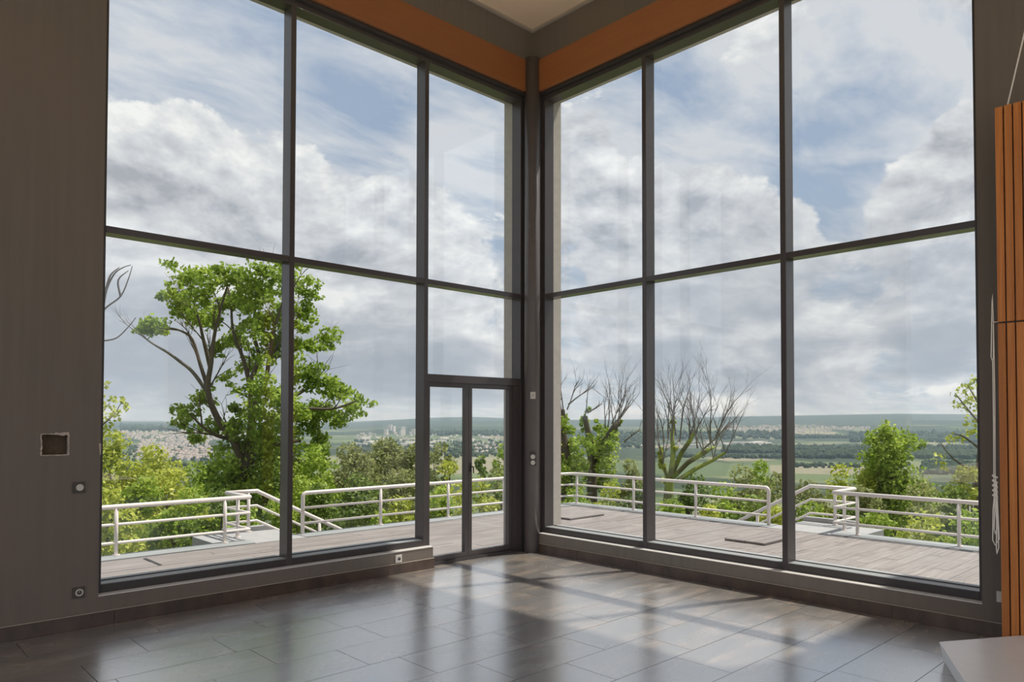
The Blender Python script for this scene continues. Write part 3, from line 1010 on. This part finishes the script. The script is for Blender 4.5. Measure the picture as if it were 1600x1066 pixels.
def foliage(name, P, size, m, parent, g):
    me = fast_mesh(name, leaf_quads(P, size, g), 4, [m])
    return link(name, me, parent)


def bare_branch(m, p, d, L, r, depth, g, spread=0.55, segs=4, droop=0.0, n=5):
    pts, rs = [p], [r]
    q, dd = Vector(p), Vector(d).normalized()
    kids = []
    for i in range(segs):
        dd = (dd + Vector((g.uniform(-1, 1), g.uniform(-1, 1), g.uniform(-1, 1) + .18 - droop)) * .16).normalized()
        q = q + dd * (L / segs)
        pts.append(tuple(q)); rs.append(r * (1 - .62 * (i + 1) / segs))
        if depth > 0 and i >= 0:
            kids.append((Vector(q), Vector(dd), rs[-1]))
    m.tube(pts, rs, n, caps=False)
    for (kp, kd, kr) in kids:
        for _ in range(1 if depth > 1 else 2):
            side = Vector((g.uniform(-1, 1), g.uniform(-1, 1), g.uniform(-.5, 1)))
            bare_branch(m, kp, (kd + side * spread * 1.5), L * g.uniform(.45, .72), kr * .7, depth - 1, g, spread, segs, droop, 4)


def zg(p): return float(ground(p.x, p.y))


# --- the big ash tree on the left
DA = 21.0
ash = tag(empty('ash_tree', at(388, 760, DA) * 1), 'large airy green deciduous tree rising behind the left railing', 'tree')
ash.location.z = zg(ash.location)
ga = random.Random(5)


def px_limb(m, pts, r0, r1, dist, dd=0.0, n=7):
    K = [pts[0]] + list(pts) + [pts[-1]]
    fine_ = []
    for i in range(1, len(K) - 2):
        for j in range(4):
            t_ = j / 4
            fine_.append(tuple(0.5 * (2 * K[i][c_] + (K[i + 1][c_] - K[i - 1][c_]) * t_ + (2 * K[i - 1][c_] - 5 * K[i][c_] + 4 * K[i + 1][c_] - K[i + 2][c_]) * t_ ** 2 + (3 * K[i][c_] - K[i - 1][c_] - 3 * K[i + 1][c_] + K[i + 2][c_]) * t_ ** 3) for c_ in (0, 1)))
    pts = fine_ + [pts[-1]]
    P = [at(px, py, dist + dd * i / max(1, len(pts) - 1)) for i, (px, py) in enumerate(pts)]
    m.tube(P, [r0 + (r1 - r0) * i / (len(P) - 1) for i in range(len(P))], n, caps=False)
    return P


tb = MB()
b0 = at(388, 760, DA)
tb.tube([(b0.x, b0.y, zg(b0) - .3), tuple(at(386, 800, DA)), tuple(at(385, 735, DA)), tuple(at(392, 690, DA)), tuple(at(394, 640, DA))], [.25, .20, .17, .13, .09], 10, caps=False)
tb.build('trunk', 'bark', ash, True)
limbs = [([(385, 740), (366, 692), (340, 655), (325, 612), (330, 568), (334, 530), (343, 490), (354, 450)], .115, .02, -.8),
         ([(328, 575), (318, 535), (310, 500), (300, 468)], .06, .015, -.6),
         ([(324, 605), (313, 572), (300, 532), (280, 518), (262, 514)], .06, .015, .5),
         ([(362, 688), (338, 682), (316, 668), (298, 650)], .06, .02, -.7),
         ([(394, 645), (389, 600), (379, 560), (364, 520), (360, 470), (352, 440)], .075, .015, .8),
         ([(389, 600), (404, 560), (396, 520), (400, 470), (408, 440)], .07, .015, .5),
         ([(394, 640), (414, 600), (420, 560), (430, 510), (446, 462), (460, 440)], .07, .015, -.4),
         ([(420, 560), (450, 520), (474, 480)], .05, .015, .6),
         ([(394, 690), (430, 650), (462, 620), (500, 600), (530, 598)], .07, .015, .9),
         ([(440, 645), (480, 640), (520, 640), (556, 628)], .06, .02, -.5),
         ([(430, 560), (470, 545), (505, 532)], .05, .015, .4),
         ([(386, 720), (420, 700), (470, 690)], .08, .03, -.9)]
ends = []
for pts, a, b, dd in limbs:
    m = MB(); P = px_limb(m, pts, a, b, DA, dd)
    for q, nx in list(zip(P[1:-1], P[2:]))[3::4]:
        bare_branch(m, tuple(q), (nx - q).normalized() + Vector((ga.uniform(-1, 1), ga.uniform(-1, 1), ga.uniform(-.2, .9))) * .8, ga.uniform(.7, 1.2), b * .8 + .008, 1, ga, .5, 3, n=4)
    m.build('limb', 'bark', ash, True)
m = MB()
P = px_limb(m, [(323, 613), (300, 582), (280, 566), (262, 553), (240, 540), (222, 527), (206, 516)], .055, .012, DA, -.5)
bare_branch(m, tuple(P[16]), P[17] - P[16], .8, .012, 1, ga, .4, 3); bare_branch(m, tuple(P[-1]), P[-1] - P[-2], .6, .01, 1, ga, .4, 3)
tag(m.build('dead_limb', 'dead_bark', ash, True), 'bare dead limb reaching left')
AB = [(232, 505, 17), (252, 512, 11), (222, 515, 9), (300, 438, 24), (268, 455, 12), (288, 478, 22), (326, 428, 18), (310, 462, 20), (252, 462, 8), (355, 436, 16), (378, 440, 30), (420, 430, 26), (458, 432, 20),
      (350, 470, 27), (398, 482, 34), (438, 478, 27), (476, 448, 19), (482, 486, 16), (325, 500, 24), (368, 530, 22), (420, 535, 28), (456, 528, 22), (510, 530, 17), (490, 540, 14), (470, 508, 14),
      (470, 575, 24), (502, 592, 26), (528, 612, 26), (552, 632, 20), (500, 640, 26), (535, 652, 20), (492, 680, 20), (290, 640, 18), (318, 622, 16), (340, 662, 20), (283, 658, 12), (300, 682, 12), (352, 592, 13),
      (398, 612, 26), (440, 615, 28), (420, 660, 32), (376, 702, 24), (348, 722, 22), (440, 715, 36), (402, 752, 40), (470, 720, 28), (340, 762, 28), (480, 760, 30), (430, 770, 34), (372, 660, 18), (340, 545, 13), (390, 570, 18), (455, 665, 24), (400, 640, 22), (380, 742, 26), (415, 700, 30), (362, 745, 22), (395, 775, 34), (320, 742, 20), (470, 640, 22), (500, 710, 22), (365, 640, 13)]
bl_ = []
for px, py, r in AB:
    dd = ga.uniform(-1.5, 1.5)
    c = at(px, py, DA + dd)
    rm = r * DA / FPX
    # break every clump into a few smaller sprays so the sky shows through
    for _ in range(9):
        o = Vector((ga.gauss(0, 1), ga.gauss(0, 1), ga.gauss(0, .8))) * rm * .50 - Vector((0, 0, rm * .18))
        bl_.append((tuple(c + o), (rm * .42, rm * .42, rm * .30)))
foliage('foliage', spray_points(bl_, 2300, nrg), .12, 'leaf_ash', ash, nrg)


# --- general shrub
def shrub(name, label, px, top, halfw, dist, leafm, group=None, cat='shrub', leaf=.085, dens=1.0, squash=1.0, base_py=None):
    c = at(px, top, dist)
    zb = zg(c)
    wr_ = halfw * dist / FPX
    H = c.z - zb
    e = tag(empty(name, (c.x, c.y, zb)), label, cat, group)
    g = random.Random(int(px * 7 + top * 3))
    st = MB()
    depth = min(H * .5, max(wr_ * 1.3, 1.3))         # leafy part
    blobs = []
    nb = max(7, int(7 + wr_ * 4))
    for i in range(nb):
        a = g.uniform(0, 2 * pi); rad = sqrt(g.uniform(0, 1)) * wr_ * .8
        br_ = wr_ * g.uniform(.28, .46)
        hz = c.z - br_ * .7 - (rad / (wr_ * .8)) ** 2 * depth * .8 * squash - g.uniform(0, depth * .35)
        blobs.append(((c.x + rad * cos(a), c.y + rad * sin(a), hz), (br_, br_, br_ * .85)))
    blobs.append(((c.x, c.y, c.z - wr_ * .35), (wr_ * .4, wr_ * .4, wr_ * .35)))
    # skirt down to the visible foot
    for i in range(nb):
        a = g.uniform(0, 2 * pi); rad = wr_ * g.uniform(.3, .9)
        br_ = wr_ * g.uniform(.35, .5)
        blobs.append(((c.x + rad * cos(a), c.y + rad * sin(a), c.z - depth - g.uniform(0, min(H - depth, 1.6))), (br_, br_, br_)))
    for b, rad in blobs[:nb:2]:
        mid = Vector((c.x + (b[0] - c.x) * .4 + g.uniform(-.1, .1), c.y + (b[1] - c.y) * .4, zb + (b[2] - zb) * .6))
        st.tube([(c.x + g.uniform(-.15, .15), c.y + g.uniform(-.15, .15), zb - .1), tuple(mid), b], [.04, .03, .01], 5, caps=False)
    st.build('stems', 'bark', e, True)
    foliage('foliage', blob_points(blobs, 1600 * dens * (.11 / leaf) ** 2, nrg, .5), leaf, leafm, e, nrg)
    return e


LS = 'tangled shrubs behind the left railing'
MS = 'tangled shrubs behind the middle of the railing'
RS = 'tangled shrubs behind the right railing'
shrub('hazel_shrub', 'tall yellow green shrub at the far left window edge', 172, 672, 62, 17.0, 'leaf_yellow', leaf=.092)
shrub('hazel_shrub', 'yellow green rounded shrub between the left edge and the big tree', 240, 692, 48, 17.5, 'leaf_yellow', leaf=.092)
shrub('hazel_shrub', 'dull green shrub below the town left of the big tree', 305, 722, 44, 19, 'leaf_bright', leaf=.092)
shrub('olive_tree', 'hazy olive tree crown right of the big tree', 545, 690, 50, 27, 'leaf_olive', cat='tree', leaf=.125)
shrub('olive_tree', 'hazy olive tree crown left of the door mullion', 604, 683, 46, 29, 'leaf_olive', cat='tree', leaf=.125)
shrub('olive_tree', 'dark olive tree crown behind the door mullion', 650, 692, 42, 26, 'leaf_olive', cat='tree', leaf=.125)
shrub('leafy_shrub', 'bright green shrub at the foot of the big tree, right side', 490, 700, 46, 19, 'leaf_bright', leaf=.092)
shrub('leafy_shrub', 'bright yellow green shrub behind the left door leaf', 700, 718, 44, 16.5, 'leaf_yellow', leaf=.092)
shrub('olive_tree', 'olive crown behind the bright shrub in the door glass', 690, 690, 32, 25, 'leaf_olive', cat='tree', leaf=.125)
shrub('young_tree', 'slender green tree seen at the right door leaf', 786, 692, 24, 24, 'leaf_bright', cat='tree', leaf=.14)
shrub('young_tree', 'small green tree just right of the door meeting stile', 752, 712, 18, 22, 'leaf_dark', cat='tree', leaf=.14)
for px, top, hw, d, mm, gname, lab in [
        (165, 762, 62, 13.4, 'leaf_yellow', LS, 'yellow green shrub behind the first visible post of the left railing'),
        (230, 745, 62, 14.4, 'leaf_bright', LS, 'green shrub behind the top rail between the two left posts'),
        (300, 762, 60, 13.8, 'leaf_bright', LS, 'green shrub just left of the left stair landing'),
        (270, 728, 52, 16, 'leaf_yellow', LS, 'yellow green shrub below the town, above the left railing'),
        (345, 762, 52, 14.8, 'leaf_dark', LS, 'dark shrub behind the left stair landing, under the big tree'),
        (385, 785, 46, 15.5, 'leaf_bright', LS, 'green shrub behind the top of the left stair rail'),
        (200, 795, 58, 12.9, 'leaf_yellow', LS, 'low yellow shrub under the middle rail at the far left'),
        (295, 805, 48, 13.1, 'leaf_dark', LS, 'low dark shrub between coping and rails before the left landing'),
        (430, 780, 48, 15.0, 'leaf_bright', MS, 'green shrub behind the left mullion, beyond the stair rail'),
        (500, 755, 54, 15.6, 'leaf_dark', MS, 'dark shrub behind the rounded left end of the corner railing'),
        (560, 738, 54, 17, 'leaf_dark', MS, 'dark shrub under the olive crowns left of the door'),
        (550, 792, 50, 14.2, 'leaf_dark', MS, 'low dark shrub under the stair rail end'),
        (625, 772, 48, 14.2, 'leaf_yellow', MS, 'low yellow shrub behind the railing left of the door'),
        (625, 730, 46, 18, 'leaf_olive', MS, 'olive shrub above the railing left of the door'),
        (690, 758, 48, 14.4, 'leaf_bright', MS, 'green shrub behind the railing in the left door leaf'),
        (750, 745, 38, 15.2, 'leaf_yellow', MS, 'yellow shrub behind the door meeting stile'),
        (790, 755, 42, 16, 'leaf_dark', MS, 'dark shrub behind the railing in the right door leaf'),
        (775, 728, 36, 19, 'leaf_olive', MS, 'olive shrub above the railing in the right door leaf'),
        (470, 742, 50, 17.5, 'leaf_bright', MS, 'bright shrub above the railing end beside the left mullion'),
        (595, 800, 44, 13.6, 'leaf_bright', MS, 'low green shrub at the coping left of the door mullion'),
        (835, 760, 42, 16, 'leaf_dark', RS, 'dark shrub mostly hidden behind the corner column'),
        (900, 760, 46, 16.4, 'leaf_bright', RS, 'green shrub under the ivy trees right of the column'),
        (955, 752, 44, 16.6, 'leaf_yellow', RS, 'yellow green shrub behind the second right railing post'),
        (1005, 760, 46, 16, 'leaf_dark', RS, 'dark shrub behind the first right mullion'),
        (985, 715, 34, 20, 'leaf_olive', RS, 'olive shrub above the rail left of the first right mullion'),
        (1050, 775, 48, 15.2, 'leaf_bright', RS, 'green shrub at the foot of the mossy tree'),
        (1085, 738, 46, 17.4, 'leaf_dark', RS, 'dark shrub just right of the mossy tree'),
        (1130, 750, 50, 16.2, 'leaf_bright', RS, 'green shrub above the rail between the right mullions'),
        (1160, 726, 46, 19, 'leaf_olive', RS, 'olive shrub behind the rail end between the right mullions'),
        (1175, 770, 50, 15, 'leaf_dark', RS, 'dark shrub behind the rounded right end of the corner railing'),
        (1215, 736, 44, 17.6, 'leaf_olive', RS, 'olive shrub behind the second right mullion'),
        (1215, 785, 44, 14.6, 'leaf_yellow', RS, 'low yellow shrub in the right stair gap'),
        (1110, 788, 46, 14.8, 'leaf_yellow', RS, 'low yellow green shrub at the coping between the right mullions'),
        (960, 785, 40, 15.9, 'leaf_dark', RS, 'low dark shrub at the coping left of the first right mullion'),
        (1262, 748, 46, 17.6, 'leaf_olive', RS, 'olive shrub above the right stair rail'),
        (1265, 778, 48, 15, 'leaf_bright', RS, 'green shrub beyond the right stair landing'),
        (1345, 756, 46, 16, 'leaf_olive', RS, 'olive shrub left of the conical tree'),
        (1440, 748, 50, 16.4, 'leaf_olive', RS, 'olive shrub right of the conical tree'),
        (1375, 795, 54, 14.4, 'leaf_bright', RS, 'low green shrub behind the rails under the conical tree'),
        (1445, 796, 54, 13.8, 'leaf_yellow', RS, 'low yellow shrub behind the rails near the right post'),
        (1515, 792, 54, 13.6, 'leaf_bright', RS, 'low green shrub at the right window edge'),
        (1490, 755, 44, 15.6, 'leaf_dark', RS, 'dark shrub above the rail near the right post'),
        (1325, 785, 38, 15, 'leaf_dark', RS, 'low dark shrub behind the right landing posts')]:
    shrub('thicket_shrub', lab, px, top, hw, d, mm, gname)
shrub('leafy_shrub', 'bright rounded yellow green shrub right of the right mullion', 1313, 722, 34, 20, 'leaf_yellow', leaf=.092)
shrub('leafy_shrub', 'green shrub crown left of the right mullion', 1188, 716, 28, 21, 'leaf_bright', leaf=.092)
shrub('leafy_shrub', 'pale yellow green shrub at the right window edge', 1512, 722, 36, 17, 'leaf_yellow', leaf=.092)
shrub('leafy_shrub', 'bright yellow green shrub beside the conical tree', 1356, 730, 26, 18.5, 'leaf_yellow', leaf=.092)

# conical tree on the right
dC = 19.0
ct = tag(empty('conical_tree', at(1392, 760, dC)), 'dense conical green tree behind the right railing', 'tree')
ct.location.z = zg(ct.location)
p0, p1 = at(1392, 765, dC), at(1390, 664, dC)
MB().tube([(p0.x, p0.y, ct.location.z - .2), tuple(p0), tuple(p1)], [.14, .10, .02], 8, caps=False).build('trunk', 'bark', ct, True)
CB = [(1390, 668, 13), (1375, 684, 15), (1402, 690, 16), (1362, 690, 9), (1422, 686, 8), (1385, 706, 20), (1404, 716, 20), (1372, 728, 20), (1395, 738, 30), (1412, 752, 24), (1378, 758, 30), (1400, 780, 36), (1370, 790, 30), (1428, 784, 26), (1437, 692, 6), (1360, 762, 24), (1435, 765, 22), (1350, 785, 24), (1390, 700, 16)]
bl_ = []
for px, py, r in CB:
    c = at(px, py, dC + ga.uniform(-.5, .5)); rm = r * dC / FPX
    for _ in range(4):
        bl_.append((tuple(c + Vector((ga.gauss(0, 1), ga.gauss(0, 1), ga.gauss(0, 1))) * rm * .42), (rm * .6,) * 3))
foliage('foliage', spray_points(bl_, 3000, nrg), .095, 'leaf_bright', ct, nrg)

# thin tree cut by the right window edge
dT = 17.5
tt = tag(empty('thin_tree', at(1512, 740, dT)), 'thin sparse tree cut by the right window edge', 'tree')
tt.location.z = zg(tt.location)
m = MB()
b0 = at(1528, 760, dT)
m.tube([(b0.x, b0.y, tt.location.z - .2), tuple(b0), tuple(at(1532, 700, dT)), tuple(at(1530, 640, dT)), tuple(at(1526, 590, dT))], [.09, .07, .05, .03, .012], 7, caps=False)
m.build('trunk', 'bark', tt, True)
m = MB()
for pts in ([(1532, 700), (1505, 680), (1488, 676)], [(1531, 660), (1510, 635), (1492, 612)], [(1530, 630), (1512, 600)], [(1530, 740), (1490, 715), (1470, 690)], [(1532, 690), (1560, 650)]):
    px_limb(m, pts, .025, .008, dT)
m.build('branches', 'bark', tt, True)
bl_ = [(tuple(at(px, py, dT + ga.uniform(-.4, .4))), (r * dT / FPX,) * 3) for px, py, r in [(1520, 600, 14), (1500, 612, 11), (1510, 630, 13), (1494, 632, 7), (1525, 625, 14), (1527, 648, 12), (1500, 676, 13), (1484, 682, 8), (1520, 672, 12), (1468, 712, 8), (1475, 725, 9), (1545, 620, 22), (1550, 660, 22), (1515, 655, 8)]]
foliage('foliage', blob_points(bl_, 560, nrg, .2), .10, 'leaf_yellow', tt, nrg)

# sprout at the left window edge and bare twigs above it
dS = 16.0
sp = tag(empty('sapling', at(150, 760, dS)), 'sparse yellow green sapling at the left window edge', 'tree')
sp.location.z = zg(sp.location)
m = MB(); b0 = at(150, 700, dS)
m.tube([(b0.x, b0.y, sp.location.z - .2), tuple(b0), tuple(at(158, 640, dS)), tuple(at(160, 598, dS))], [.06, .04, .025, .01], 6, caps=False)
px_limb(m, [(156, 670), (178, 650), (190, 630)], .015, .006, dS); px_limb(m, [(157, 650), (172, 632)], .012, .006, dS)
m.build('stems', 'bark', sp, True)
bl_ = [(tuple(at(px, py, dS + ga.uniform(-.4, .4))), (r * dS / FPX,) * 3) for px, py, r in [(164, 602, 8), (175, 632, 11), (190, 632, 8), (168, 648, 12), (185, 652, 9), (165, 668, 14), (150, 625, 14), (145, 660, 18), (196, 640, 6)]]
foliage('foliage', blob_points(bl_, 620, nrg, .2), .10, 'leaf_yellow', sp, nrg)

dB = 15.0
bt = tag(empty('bare_tree', at(60, 760, dB)), 'bare grey twigs of a dead tree at the left window edge', 'tree')
bt.location.z = zg(bt.location)
m = MB(); b0 = at(60, 700, dB)
m.tube([(b0.x, b0.y, bt.location.z - .2), tuple(b0), tuple(at(75, 600, dB)), tuple(at(95, 520, dB)), tuple(at(105, 440, dB))], [.13, .10, .07, .05, .03], 8, caps=False)
m.build('trunk', 'dead_bark', bt, True)
m = MB()
for pts in ([(95, 520), (140, 510), (165, 483), (188, 465), (200, 438), (206, 418)], [(160, 488), (166, 455), (178, 430), (192, 420), (204, 416)], [(90, 545), (130, 540), (160, 535), (182, 530), (200, 513), (212, 498)], [(165, 455), (172, 432), (186, 420)], [(188, 465), (184, 440), (200, 425)]):
    px_limb(m, pts, .022, .006, dB, 0, 6)
m.build('branches', 'dead_bark', bt, True)


# ivy-clad and bare trees right of the column
def ivy_tree(label, dist, trunk, ivy, twigs, seed, rad=.16, leafm='leaf_bright', mossy=False, shoots=(), tw=(1.1, 2)):
    g = random.Random(seed)
    e = tag(empty('mossy_tree' if mossy else 'ivy_tree', at(trunk[0][0], trunk[0][1], dist)), label, 'tree')
    e.location.z = zg(e.location)
    m = MB()
    P = [at(px, py, dist) for px, py in trunk]
    m.tube([(P[0].x, P[0].y, e.location.z - .2)] + [tuple(p) for p in P], [rad * 1.2] + [rad * (1 - .75 * i / len(P)) for i in range(len(P))], 9, caps=False)
    m.build('trunk', 'mossy_bark' if mossy else 'bark', e, True)
    m = MB(); m2 = MB()
    for pts, r in shoots:
        Q = [at(px, py, dist + g.uniform(-.3, .3)) for px, py in pts]
        m.tube(Q, [r * (1 - .5 * i / (len(Q) - 1)) for i in range(len(Q))], 7, caps=False)
        if r < .035: continue
        for q in Q[-2:]:
            for _ in range(2):
                bare_branch(m2, tuple(q), Vector((g.uniform(-.5, .5), g.uniform(-.5, .5), 1.0)), tw[0] * g.uniform(.6, 1.0), .015, tw[1], g, .42, 3, n=4)
    if shoots: m.build('limbs', 'mossy_bark' if mossy else 'bark', e, True)
    for px, py, dx, dy in twigs:
        p = at(px, py, dist); q = at(px + dx, py + dy, dist)
        d = q - p
        bare_branch(m2, tuple(p), d, d.length, .022, 3, g, .38, 3, n=4)
    if m2.v: tag(m2.build('twigs', 'dead_bark', e, True), 'bare grey brown twigs')
    if ivy:
        bl = []
        for px, py, r in ivy:
            c = at(px, py, dist + g.uniform(-.5, .5)); rm = r * dist / FPX
            for _ in range(4):
                bl.append((tuple(c + Vector((g.gauss(0, 1), g.gauss(0, 1), g.gauss(0, 1))) * rm * .42), (rm * .6,) * 3))
        foliage('ivy', blob_points(bl, 2000, nrg, .3), .10, leafm, e, nrg)
    return e


ivy_tree('ivy covered tree with bare crown right beside the column', 17.5, [(886, 780), (884, 720), (880, 680), (878, 640)],
         [(880, 650, 16), (888, 672, 14), (878, 690, 18), (892, 700, 18), (880, 720, 22), (905, 730, 18), (890, 750, 26), (915, 690, 12), (872, 740, 24), (925, 700, 12), (872, 665, 10)],
         [(880, 640, -2, -45), (886, 640, 18, -42), (878, 645, -10, -40), (888, 632, 30, -30)], 3)
ivy_tree('ivy wrapped tree with bare leaning limbs left of the first right mullion', 18.2, [(925, 790), (926, 730), (922, 690), (914, 650)],
         [(930, 690, 18), (945, 676, 16), (955, 690, 16), (960, 670, 8), (938, 715, 22), (925, 740, 22), (950, 730, 18), (968, 662, 7), (912, 655, 8), (934, 662, 7), (943, 755, 24), (912, 668, 6), (920, 642, 5)],
         [(914, 650, 4, -38), (918, 645, 20, -14), (950, 668, 8, -50), (956, 662, 18, -48), (962, 660, 30, -32), (975, 690, 24, -20), (946, 670, -4, -40), (964, 668, 22, -60)], 8, .14,
         shoots=[([(932, 720), (946, 690), (960, 668), (968, 655)], .08)])
ivy_tree('bare mossy tree with many upright twigs between the right mullions', 16.5, [(1044, 800), (1046, 760), (1050, 735)],
         [(1032, 715, 6), (1030, 705, 5), (1052, 655, 5), (1045, 745, 9), (1035, 728, 6), (1056, 700, 4)],
         [(1038, 690, -8, -48), (1050, 690, 2, -72), (1062, 690, 6, -78), (1076, 686, 12, -74), (1090, 700, 4, -60), (1110, 690, 8, -80), (1118, 682, 16, -60), (1056, 680, -6, -66), (1085, 680, 14, -50), (1044, 684, 4, -60), (1100, 700, 40, -40)], 12, .13, 'leaf_yellow', True,
         shoots=[([(1046, 750), (1036, 725), (1032, 705)], .055), ([(1048, 745), (1052, 710), (1050, 680), (1053, 650)], .065), ([(1050, 740), (1066, 705), (1078, 688), (1086, 672)], .06),
                 ([(1052, 745), (1075, 722), (1100, 706), (1116, 698)], .055), ([(1060, 750), (1090, 730), (1115, 718), (1134, 706)], .055)], tw=(1.0, 2))

# ------------------------------------------------------------------ haze over the valley
hz = bpy.data.materials.new('valley_haze')
hz.use_nodes = True
H = NT(hz.node_tree)
vol = H.n('ShaderNodeVolumeScatter', {'Color': (0.60, 0.80, 1.0, 1), 'Density': 8.5e-5, 'Anisotropy': 0.0})
H.t.links.new(vol.outputs[0], H.n('ShaderNodeOutputMaterial').inputs['Volume'])
MATS['valley_haze'] = hz
hb = MB()
seg = [(-YAW * 0 + YAW + radians(a)) for a in range(-66, 67, 6)]
inner = [(420 * cos(a), 420 * sin(a)) for a in seg]
outer = [(15800 * cos(a), 15800 * sin(a)) for a in seg]
hb.prism(outer + inner[::-1], -260.0, 150.0)
tag(hb.build('valley_haze', 'valley_haze'), 'thin blue haze lying over the distant valley', 'haze', kind='stuff')
